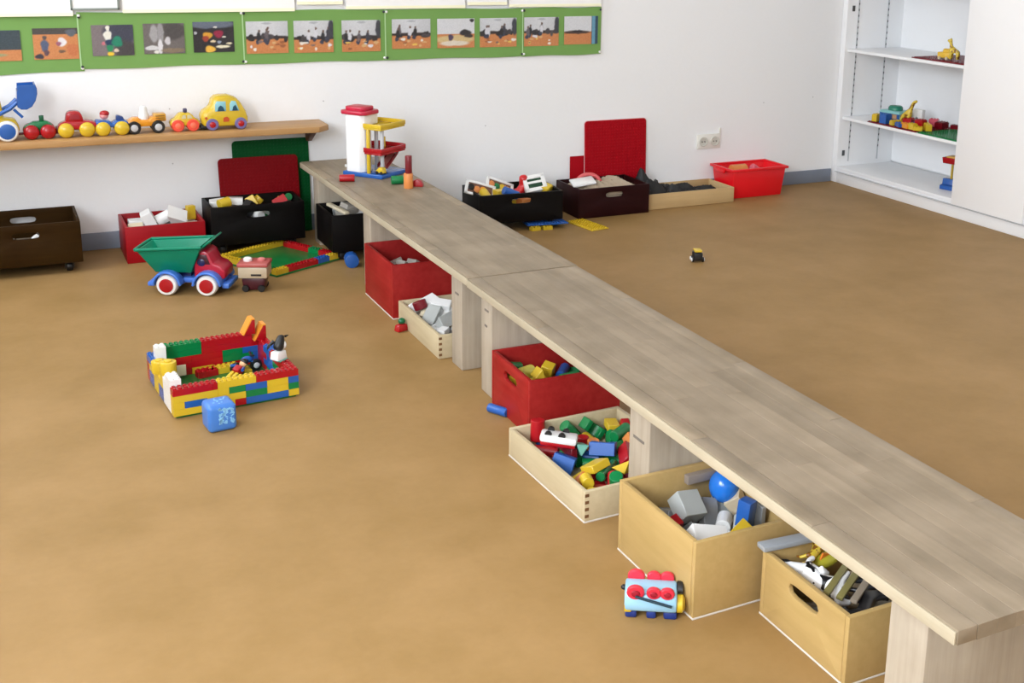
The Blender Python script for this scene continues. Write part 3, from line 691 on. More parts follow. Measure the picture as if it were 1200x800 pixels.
def blk(name, label, kind, d, c, loc, rot=(0, 0, 0), group=None, bevel=.0015):
    o = obj(name, block(kind, d), P(c), None, loc, rot, bevel if bevel else 0)
    return tag(o, label, 'block', group)
def block(kind, d):
    g = G(); lx, ly, lz = d
    if kind == 'brick': g.box((0, 0, 0), d)
    elif kind == 'cyl': g.prism([(ly / 2 * math.cos(2 * PI * i / 18), lz / 2 * math.sin(2 * PI * i / 18)) for i in range(18)], 'X', -lx / 2, lx / 2)
    elif kind == 'half': g.prism([(ly / 2 * math.cos(PI * i / 10), lz * math.sin(PI * i / 10) - lz / 2) for i in range(11)], 'X', -lx / 2, lx / 2)
    elif kind == 'prism': g.prism([(-ly / 2, -lz / 2), (ly / 2, -lz / 2), (0, lz / 2)], 'X', -lx / 2, lx / 2)
    elif kind == 'wedge': g.prism([(-ly / 2, -lz / 2), (ly / 2, -lz / 2), (-ly / 2, lz / 2)], 'X', -lx / 2, lx / 2)
    elif kind == 'arch':
        r = ly * .28
        g.prism([(-ly / 2, -lz / 2), (-r, -lz / 2)] + [(-r * math.cos(PI * i / 8), -lz / 2 + r * 1.2 * math.sin(PI * i / 8)) for i in range(1, 8)] + [(r, -lz / 2), (ly / 2, -lz / 2), (ly / 2, lz / 2), (-ly / 2, lz / 2)], 'X', -lx / 2, lx / 2)
    return g
blk('cylinder_block', 'red wooden cylinder lying on the bench in front of white garage tower', 'cyl', (.062, .03, .03), 'red', (.056, 3.555, H + .015), (0, 0, R(-18)))
blk('cylinder_block', 'green cylinder block lying beside the upright orange block on the bench', 'cyl', (.048, .036, .036), 'green', (.232, 3.43, H + .018), (0, 0, R(-10)))
blk('cylinder_block', 'upright orange cylinder block on the bench carrying a red one', 'cyl', (.062, .038, .038), 'orange', (.250, 3.34, H + .031), (0, R(90), 0))
blk('cylinder_block', 'thin red cylinder block standing on top of the orange one', 'cyl', (.072, .028, .028), 'dred', (.252, 3.341, H + .062 + .036), (0, R(90), 0))
blk('half_round_block', 'small red half-round block on the bench behind the orange cylinder', 'half', (.03, .05, .028), 'red', (.296, 3.365, H + .014), (0, 0, R(60)))
t = thing('toy_clip', 'small dark and white clip lying on the bench behind garage tower', 'toy', (.15, 3.86, H), R(20))
obj('body', G().box((0, 0, .006), (.03, .02, .012)), PL('white'), t, bevel=.002); obj('cap', G().box((.004, .004, .0165), (.02, .012, .009)), M_BLACK, t, bevel=.002)

# ================================================================ toys on the floor
# dump truck
t = thing('dump_truck', 'plastic toy dump truck with green tipper, red cab and blue chassis', 'toy', (-.592, 3.452, 0), R(-27))
CH = mat('chassis_blue', (72, 122, 214), .28)
g = G().box((-.005, 0, .05), (.27, .09, .022))
obj('chassis', g, CH, t, bevel=.008)
for x in (-.075, .078):
    for s in (-1, 1):
        pr_ = [(.056 * math.cos(PI * i / 10), .056 * math.sin(PI * i / 10)) for i in range(11)] + [(-.047 * math.cos(PI * i / 10), .047 * math.sin(PI * i / 10)) for i in range(11)]
        obj('fender', G().prism([(x + a, .041 + b * 1.0) for a, b in pr_], 'Y', s * .072 - .024, s * .072 + .024), CH, t, bevel=.003)
obj('bumper', G().box((.142, 0, .034), (.03, .13, .02)), CH, t, bevel=.007)
obj('bumper', G().box((-.145, 0, .036), (.03, .12, .018)), CH, t, bevel=.007)
M_CABR = mat('cab_red', (176, 22, 52), .28)
cb = obj('cab', G().prism([(.022, .06), (.140, .06), (.142, .092), (.122, .112), (.098, .120), (.080, .162), (.066, .170), (.034, .170), (.024, .160)], 'Y', -.056, .056), M_CABR, t, bevel=.008)
obj('cab_window', G().prism([(.034, .118), (.086, .118), (.072, .156), (.04, .158)], 'Y', -.058, -.054).prism([(.034, .118), (.086, .118), (.072, .156), (.04, .158)], 'Y', .054, .058), mat('dark_cab_opening', (60, 10, 26), .4), cb, bevel=.002)
obj('steering_wheel', G().lathe([(.012, -.003), (.016, 0), (.012, .003)], (.052, -.0565, .126), axis='Y', n=14), mat('navy_plastic', (28, 34, 84), .3), cb)
M_TIP = mat('tipper_green', (6, 124, 94), .3, spec=.3)
g = G()
ro = [(-.185, -.085, .176), (.060, -.085, .190), (.060, .085, .190), (-.185, .085, .176)]
bo = [(-.125, -.058, .084), (.012, -.058, .084), (.012, .058, .084), (-.125, .058, .084)]
ri = [(x + (.006 if x < 0 else -.006), y * .93, z) for x, y, z in ro]; bi = [(x + (.006 if x < 0 else -.006), y * .92, z + .006) for x, y, z in bo]
f = [(7, 6, 5, 4), (12, 13, 14, 15)]
for i in range(4):
    j = (i + 1) % 4; f += [(4 + i, 4 + j, j, i), (i, j, 8 + j, 8 + i), (8 + i, 8 + j, 12 + j, 12 + i)]
tp = obj('tipper', g.add(ro + bo + ri + bi, f), M_TIP, t, bevel=.004)
obj('tipper_lip', G().tube([(-.185, -.086, .178), (.062, -.086, .192), (.062, .086, .192), (-.185, .086, .178), (-.198, .06, .172), (-.198, -.06, .172), (-.185, -.086, .178)], .0065), M_TIP, tp)
obj('tipper_shield', G().prism([(.056, .188), (.066, .188), (.098, .212), (.092, .216)], 'Y', -.075, .075), M_TIP, tp, bevel=.002)
obj('lift_post', G().box((-.03, 0, .074), (.06, .05, .028)), mat('navy_plastic', (28, 34, 84), .3), t, bevel=.003)
wheels(t, (-.075, .078), .074, .041, .038, PL('white'), PL('red'), .66)
# grey and red toy van
t = thing('toy_van', 'cream toy van with red roof and two lamps beside the dump truck', 'toy', (-.374, 3.362, 0), R(-24))
obj('chassis', G().box((0, 0, .030), (.082, .068, .052), top=(1.16, 1.1)), mat('dark_maroon_plastic', (66, 14, 28), .35), t, bevel=.012)
obj('body', G().box((0, 0, .078), (.112, .09, .046)), mat('cream_plastic', (188, 172, 146), .35), t, bevel=.006)
obj('grille', G().box((0.014, -.0455, .070), (.04, .003, .007)), M_BLACK, t)
rf = obj('roof', G().box((0, 0, .108), (.118, .096, .016)), mat('dusty_red_plastic', (176, 84, 80), .35), t, bevel=.005)
obj('roof_lamp', G().lathe([(.017, 0), (.017, .010), (.011, .015), (.001, .016)], (-.026, 0, .115), n=18), PL('white'), rf)
obj('roof_lamp', G().lathe([(.015, 0), (.015, .008), (.010, .012), (.001, .013)], (.026, .005, .115), n=18), mat('pink_lamp', (206, 120, 116), .3), rf)
wheels(t, (-.03, .03), .036, .014, .012, M_BLACK, None)

# studded bricks
def brick_mesh(l, w_, h_, m, studs=True, slope=False):
    g = G().box((0, 0, h_ / 2), (l - .0006, w_ - .0006, h_ - .0003))
    if studs:
        for i in range(max(1, round(l / .016))):
            for j in range(max(1, round(w_ / .016))):
                g.cyl(((i + .5) * .016 - round(l / .016) * .008, (j + .5) * .016 - round(w_ / .016) * .008, h_ + .0018), .0049, .0046, n=10)
    return g.mesh('brick', m, 0)
BM = {}
def brick(par, loc, l, w_, h_, c, rz=0, studs=True, name='brick'):
    key = (round(l, 4), round(w_, 4), round(h_, 4), c, studs)
    if key not in BM: BM[key] = brick_mesh(l, w_, h_, PB(c), studs)
    return obj(name, BM[key], None, par, loc, (0, 0, rz))
def PB(c): return mat(c + '_brick', PAL[c], .22, .03)
# flat bordered base plate
t = thing('brick_yard', 'green base plate edged with coloured bricks on the floor by black crates', 'toy', (-.196, 3.735, 0), R(28))
obj('base_plate', G().box((0, 0, .004), (.352, .372, .008)), mat('base_plate_green', (14, 112, 52), .35), t, bevel=.001)
hb = .0205
def border(par, segs, fixed, along, z):
    p = -sum(s[0] for s in segs) / 2
    for l, c in segs:
        if along == 'x': brick(par, (p + l / 2, fixed, z), l, .032, hb, c)
        else: brick(par, (fixed, p + l / 2, z), l, .032, hb, c, PI / 2)
        p += l
border(t, [(.064, 'yellow'), (.096, 'red'), (.064, 'red'), (.064, 'blue'), (.064, 'yellow')], -.170, 'x', .008)
border(t, [(.128, 'green'), (.096, 'yellow'), (.064, 'yellow')], -.160, 'y', .008)
border(t, [(.128, 'yellow'), (.096, 'yellow'), (.096, 'yellow')], .170, 'x', .008)
border(t, [(.064, 'red'), (.064, 'green'), (.096, 'red'), (.064, 'red')], .160, 'y', .008)
# the corral
t = thing('brick_corral', 'walled pen of coloured building bricks standing on the open floor', 'toy', (-.681, 2.365, 0), R(4.4))
obj('base_plate', G().box((0, 0, .004), (.352, .336, .008)), mat('base_plate_green', (14, 112, 52), .35), t, bevel=.001)
z0 = .008; Y0, Y1, X0, X1 = -.160, .160, -.168, .168
def row(k, segs, y, x_start):
    x = x_start
    for l, c in segs:
        if c: brick(t, (x + l / 2, y, z0 + k * hb), l, .032, hb, c, studs=True)
        x += l
row(0, [(.128, 'yellow'), (.048, 'yellow'), (.032, 'red'), (.128, 'blue'), (.032, 'yellow')], Y0, -.184)
row(1, [(.032, 'yellow'), (.064, 'blue'), (.064, 'yellow'), (.048, 'yellow'), (.064, 'green'), (.064, 'yellow'), (.032, 'green')], Y0, -.184)
row(2, [(.128, 'yellow'), (.032, 'yellow'), (.048, 'green'), (.064, 'blue'), (.064, 'yellow'), (.032, 'blue')], Y0, -.184)
row(3, [(.112, 'red'), (.016, 'red'), (.112, 'yellow'), (.128, 'red')], Y0, -.184)
row(0, [(.128, 'red'), (.064, 'yellow'), (.128, 'red'), (.048, 'blue')], Y1, -.184)
row(1, [(.096, 'red'), (.128, 'red'), (.096, 'green'), (.048, 'blue')], Y1, -.184)
row(2, [(.064, 'red'), (.064, 'red'), (.096, 'red'), (.064, 'green'), (.08, 'blue')], Y1, -.184)
row(3, [(.032, 'blue'), (.128, 'green'), (.16, 'red'), (.048, 'red')], Y1, -.184)
row(4, [(.032, None), (.128, 'green'), (.16, 'red')], Y1, -.184)
def col(k, segs, x, y_start):
    y = y_start
    for l, c in segs:
        if c: brick(t, (x, y + l / 2, z0 + k * hb), l, .032, hb, c, PI / 2)
        y += l
col(0, [(.096, 'white'), (.064, 'blue'), (.064, 'yellow'), (.064, 'blue')], X0, -.144)
col(1, [(.096, 'white'), (.064, 'blue'), (.064, 'yellow'), (.064, 'blue')], X0, -.144)
col(2, [(.096, 'white'), (.064, 'yellow'), (.128, 'yellow')], X0, -.144)
col(3, [(.096, 'white'), (.032, 'yellow'), (.096, None), (.064, 'blue')], X0, -.144)
brick(t, (X0, -.116, z0 + 4 * hb), .064, .032, hb, 'white', PI / 2)
brick(t, (X0 + .012, .112, z0 + 3 * hb), .032, .032, hb * 1.0, 'white')
brick(t, (X0 + .012, .112, z0 + 4 * hb), .032, .032, hb * 1.9, 'white')
obj('round_brick', G().cyl((0, 0, hb * .9), .024, hb * 1.8, n=20).cyl((0, 0, hb * 1.9), .012, .006, n=14), PB('yellow'), t, (X0 + .006, -.03, z0 + 4 * hb), bevel=.002)
obj('round_brick', G().cyl((0, 0, hb * .9), .024, hb * 1.8, n=20).cyl((0, 0, hb * 1.9), .012, .006, n=14), PB('yellow'), t, (X0 - .004, .045, z0 + 3 * hb), bevel=.002)
col(0, [(.128, 'red'), (.064, 'green'), (.096, 'red')], X1, -.144)
col(1, [(.096, 'green'), (.128, 'blue'), (.064, 'red')], X1, -.144)
col(2, [(.064, 'red'), (.064, 'green'), (.064, 'blue'), (.096, 'red')], X1, -.144)
col(3, [(.16, 'red'), (.064, 'blue'), (.064, 'red')], X1, -.144)
for yy, xx in ((Y1 - .002, .128), (Y1 - .012, .160)):
    sl = obj('slope_brick', G().prism([(-.018, 0), (.018, 0), (.018, .046), (.008, .046)], 'X', -.02, .02), PB('red'), t, (xx, yy, z0 + (5 if xx < .13 else 4) * hb), (0, 0, R(-90)), bevel=.001)
    obj('slope_edge', G().prism([(-.022, 0), (-.018, 0), (.009, .0475), (.018, .0475), (.018, .051), (.006, .051)], 'X', -.0202, .0202), mat('orange_edge', (232, 150, 50), .3), sl)
brick(t, (-.10, .120, z0 + .5 * hb), .040, .006, .034, 'cream', studs=False, name='picture_tile')
brick(t, (-.02, .110, z0), .064, .032, hb, 'red', R(6)); brick(t, (.03, .118, z0), .096, .032, hb, 'yellow', R(3))
# toys in the pen
def horse_like(par, m, m2=None, s=1.0):
    pass
t = thing('toy_motorbike', 'small toy motorbike with black wheels inside the brick pen', 'toy', (-0.592, 2.452, .0085), R(8))
for x in (-.032, .032): wheel(t, (x, 0, .019), .019, .013, M_BLACK, mat('grey_hub', (186, 188, 190), .35), -1, .5)
obj('frame', G().tube([(-.032, 0, .02), (-.008, 0, .034), (.018, 0, .036), (.032, 0, .02)], .0055), PL('blue'), t)
obj('tank', G().sph((.004, 0, .042), (.02, .011, .011)), PL('blue'), t)
obj('handlebar', G().tube([(.02, -.02, .058), (.018, 0, .052), (.02, .02, .058)], .0035), M_BLACK, t)
obj('axle_stand', G().box((0, 0, .008), (.024, .05, .014)), PL('yellow'), t, bevel=.003)
# toy figure lying in the pen
def skin_mesh(name, verts, edges, radii, m, parent=None, loc=(0, 0, 0), rot=(0, 0, 0), root=0, sub=1):
    me = bpy.data.meshes.new(name); me.from_pydata(verts, edges, [])
    o = bpy.data.objects.new(name, me); COL.objects.link(o)
    md = o.modifiers.new('skin', 'SKIN'); md.use_smooth_shade = True
    for i, sv in enumerate(me.skin_vertices[0].data):
        r_ = radii[i]; sv.radius = (r_, r_) if not hasattr(r_, '__len__') else r_; sv.use_root = i == root
    ss = o.modifiers.new('sub', 'SUBSURF'); ss.levels = sub; ss.render_levels = sub
    dg = bpy.context.evaluated_depsgraph_get(); dg.update()
    m2 = bpy.data.meshes.new_from_object(o.evaluated_get(dg)); m2.name = name
    bpy.data.objects.remove(o)
    for p_ in m2.polygons: p_.use_smooth = True
    m2.materials.clear(); m2.materials.append(m)
    o = bpy.data.objects.new(name, m2); COL.objects.link(o); o.parent = parent; o.location = loc; o.rotation_euler = rot
    return o
t = thing('toy_figure', 'small toy figure in red shirt and yellow legs lying in the brick pen', 'toy figure', (-0.624, 2.414, .034), 0, rot=(R(8), R(-24), R(35)))
obj('torso', G().box((0, 0, 0), (.03, .03, .024), top=(.8, .8)), PL('red'), t, bevel=.004)
obj('leg', G().box((-.028, -.008, -.002), (.032, .012, .014)), PL('yellow'), t, bevel=.003)
obj('leg', G().box((-.028, .008, -.002), (.032, .012, .014)), PL('yellow'), t, bevel=.003)
obj('arm', G().tube([(.01, -.015, .004), (-.004, -.024, .012)], .005), PL('blue'), t); obj('arm', G().tube([(.01, .015, .004), (-.002, .026, .010)], .005), PL('blue'), t)
h_ = obj('head', G().sph((.027, 0, .002), .0125), mat('figure_skin', (226, 176, 130), .4), t)
obj('hair', G().sph((.032, 0, .005), (.012, .013, .012)), M_BLACK, h_)
t = thing('toy_figure', 'black and white penguin-like toy on a white brick at the pen wall', 'toy figure', (-.522, 2.295, .0925), R(35))
obj('stand', G().box((0, 0, .017), (.042, .034, .026), top=(.9, .8)), PL('white'), t, bevel=.003)
obj('foot_brick', G().box((.004, -.008, .002), (.036, .022, .004)), PL('teal'), t, bevel=.001)
skin_mesh('body', [(-.006, 0, .03), (.004, 0, .046), (.012, 0, .062), (.016, 0, .072), (.028, 0, .068)], [(0, 1), (1, 2), (2, 3), (3, 4)], [.017, .018, .014, .012, .004], M_BLACK, t)
obj('belly', G().sph((.018, -.004, .045), (.009, .011, .014)), PL('white'), t); obj('wing', G().tube([(.0, .016, .058), (-.012, .026, .045), (-.018, .028, .034)], [.006, .005, .002]), M_BLACK, t)
obj('beak', G().cyl((.040, 0, .067), .004, .014, 'X', 10, .001), M_BLACK, t)
# blue die
t = thing('toy_die', 'big blue foam die with pale print lying in front of brick pen', 'die', (-.742, 2.072, .040), 0, rot=(0, R(0), R(6)))
obj('cube', G().box((0, 0, 0), (.080, .078, .080)), mat('die_blue', (66, 122, 200), .3, .06), t, bevel=.013, seg=4)
M_PALE = mat('pale_blue_print', (138, 196, 236), .4)
g = G(); rnd = random.Random(4)
for k in range(60):
    x, z = rnd.uniform(-.010, .030), rnd.uniform(-.016, .032)
    g.box((x, -.0392, z), (rnd.uniform(.003, .010), .0008, rnd.uniform(.002, .006)), rot=(0, rnd.uniform(0, 3), 0))
o = obj('printed_pattern', g, M_PALE, t)
o['kind'] = 'stuff'
g = G()
for k in range(10): g.box((rnd.uniform(-.02, .02), rnd.uniform(-.02, .02), .0402), (rnd.uniform(.004, .01), .003, .0008), rot=(0, 0, rnd.uniform(0, 3)))
o = obj('printed_pattern', g, M_PALE, t)
o['kind'] = 'stuff'
# loose cylinders
blk('cylinder_block', 'blue wooden cylinder lying on the floor at the small red crate', 'cyl', (.068, .027, .027), 'blue', (.012, 1.832, .0136), (0, 0, R(-62)))
blk('cylinder_block', 'bright blue cylinder end-on beside the red crate under the farther bench', 'cyl', (.06, .058, .058), 'blue', (.058, 3.53, .0292), (0, 0, R(80)))
t = thing('toy_figure', 'tiny red toy with dark green head at the corner of beech tray', 'toy', (-.012, 2.66, 0), R(20))
obj('body', G().box((0, 0, .013), (.046, .03, .025), top=(.8, .8)), PL('red'), t, bevel=.005); obj('head', G().sph((.006, .004, .034), (.014, .012, .012)), mat('dark_green_plastic', (10, 96, 60), .3), t)
# upside-down bus
t = thing('toy_bus', 'pale blue toy bus lying upside down with red wheels up', 'toy', (-.098, .742, 0), R(-31))
t.scale = (.94, .94, .80)
obj('body', G().prism([(-.038, .022), (.038, .022), (.042, .045), (.036, .068), (.022, .074), (-.022, .074), (-.036, .068), (-.042, .045)], 'X', -.06, .056), mat('sky_blue_plastic', (150, 196, 222), .3), t, bevel=.006)
M_WR = mat('bus_wheel_red', (214, 48, 66), .32)
for k, x in enumerate((-.036, .004, .034)):
    for s in (-1, 1):
        r_ = .0195 if k == 0 else .016
        w_ = wheel(t, (x, s * .034, .076), r_, .012, M_WR, None)
        obj('hub', G().lathe([(r_ * .5, -.0075 if s < 0 else .0075), (r_ * .42, -.010 if s < 0 else .010), (.001, -.011 if s < 0 else .011)] if s > 0 else [(.001, -.011), (r_ * .42, -.010), (r_ * .5, -.0075)], axis='Y', n=14), mat('wheel_dark_red', (150, 20, 40), .4), w_)
obj('coupling_rod', G().tube([(-.036, -.047, .072), (.0, -.049, .062), (.044, -.048, .048)], .0035), mat('dark_teal_rod', (20, 52, 66), .35), t)
M_NAVY = mat('bus_navy', (24, 48, 118), .35)
for x, l in ((-.045, .026), (.0, .022), (.042, .03)): obj('roof_block', G().box((x, -.012, .011), (l, .044, .0215)), M_NAVY, t, bevel=.005)
obj('front_cap', G().lathe([(.024, 0), (.024, .012), (.014, .018)], (.056, -.012, .036), axis='X', n=18), PL('yellow'), t)
obj('boiler_ring', G().lathe([(.019, 0), (.019, .012), (.010, .014)], (.056, .008, .064), axis='X', n=18), M_BLACK, t)
obj('lamp', G().sph((-.063, .01, .058), .007), M_BLACK, t); obj('step', G().box((-.052, -.03, .03), (.016, .016, .022)), PL('yellow'), t, bevel=.003)
# black figure on far floor
t = thing('toy_train', 'tiny black toy engine with yellow roof alone on the far floor', 'toy', (1.456, 3.028, 0), R(-20))
obj('body', G().box((0, 0, .026), (.040, .05, .036)), M_BLACK, t, bevel=.006); obj('roof', G().box((0, 0, .050), (.034, .046, .010)), PL('yellow'), t, bevel=.004)
obj('chimney', G().cyl((0, -.012, .047), .008, .012, n=12), M_BLACK, t)
for s in (-1, 1): wheel(t, (s * .022, -.012, .0115), .0115, .008, M_BLACK, PL('white'), s, .75, 'X'); wheel(t, (s * .022, .014, .0115), .0115, .008, M_BLACK, PL('white'), s, .75, 'X')
# plates lying beyond the bench
def plate(label, l, w_, c, loc, rot):
    t = thing('building_plate', label, 'board', loc, 0, 'loose building plates beyond the bench', rot)
    obj('plate', G().box((0, 0, .003), (l, w_, .006)), PB(c), t, bevel=.001)
    g = G()
    for i in range(int(l / .016)):
        for j in range(int(w_ / .016)): g.cyl(((i + .5) * .016 - int(l / .016) * .008, (j + .5) * .016 - int(w_ / .016) * .008, .0078), .0048, .0038, n=8)
    o = obj('studs', g, PB(c), t); o['kind'] = 'stuff'
plate('blue studded plate lying on the floor before the long black crate', .205, .125, 'blue', (1.10, 3.845, .021), (R(-3), 0, R(-8)))
plate('yellow studded plate on the floor before the maroon crate', .10, .215, 'yellow', (1.304, 3.788, .0005), (0, 0, R(9)))
for k, (x, y, rz) in enumerate(((1.03, 3.80, .1), (1.09, 3.795, -.05))): tag(brick(None, (x, y, 0), .048, .032, .0165, 'yellow', rz), ('yellow brick under the blue plate, farther from yellow plate', 'yellow brick under the blue plate, closer to yellow plate')[k], 'block', 'yellow bricks under the blue plate')
tag(brick(None, (1.16, 3.875, 0), .048, .032, .0165, 'blue', .2), 'blue brick propping up the back of the blue plate', 'block')

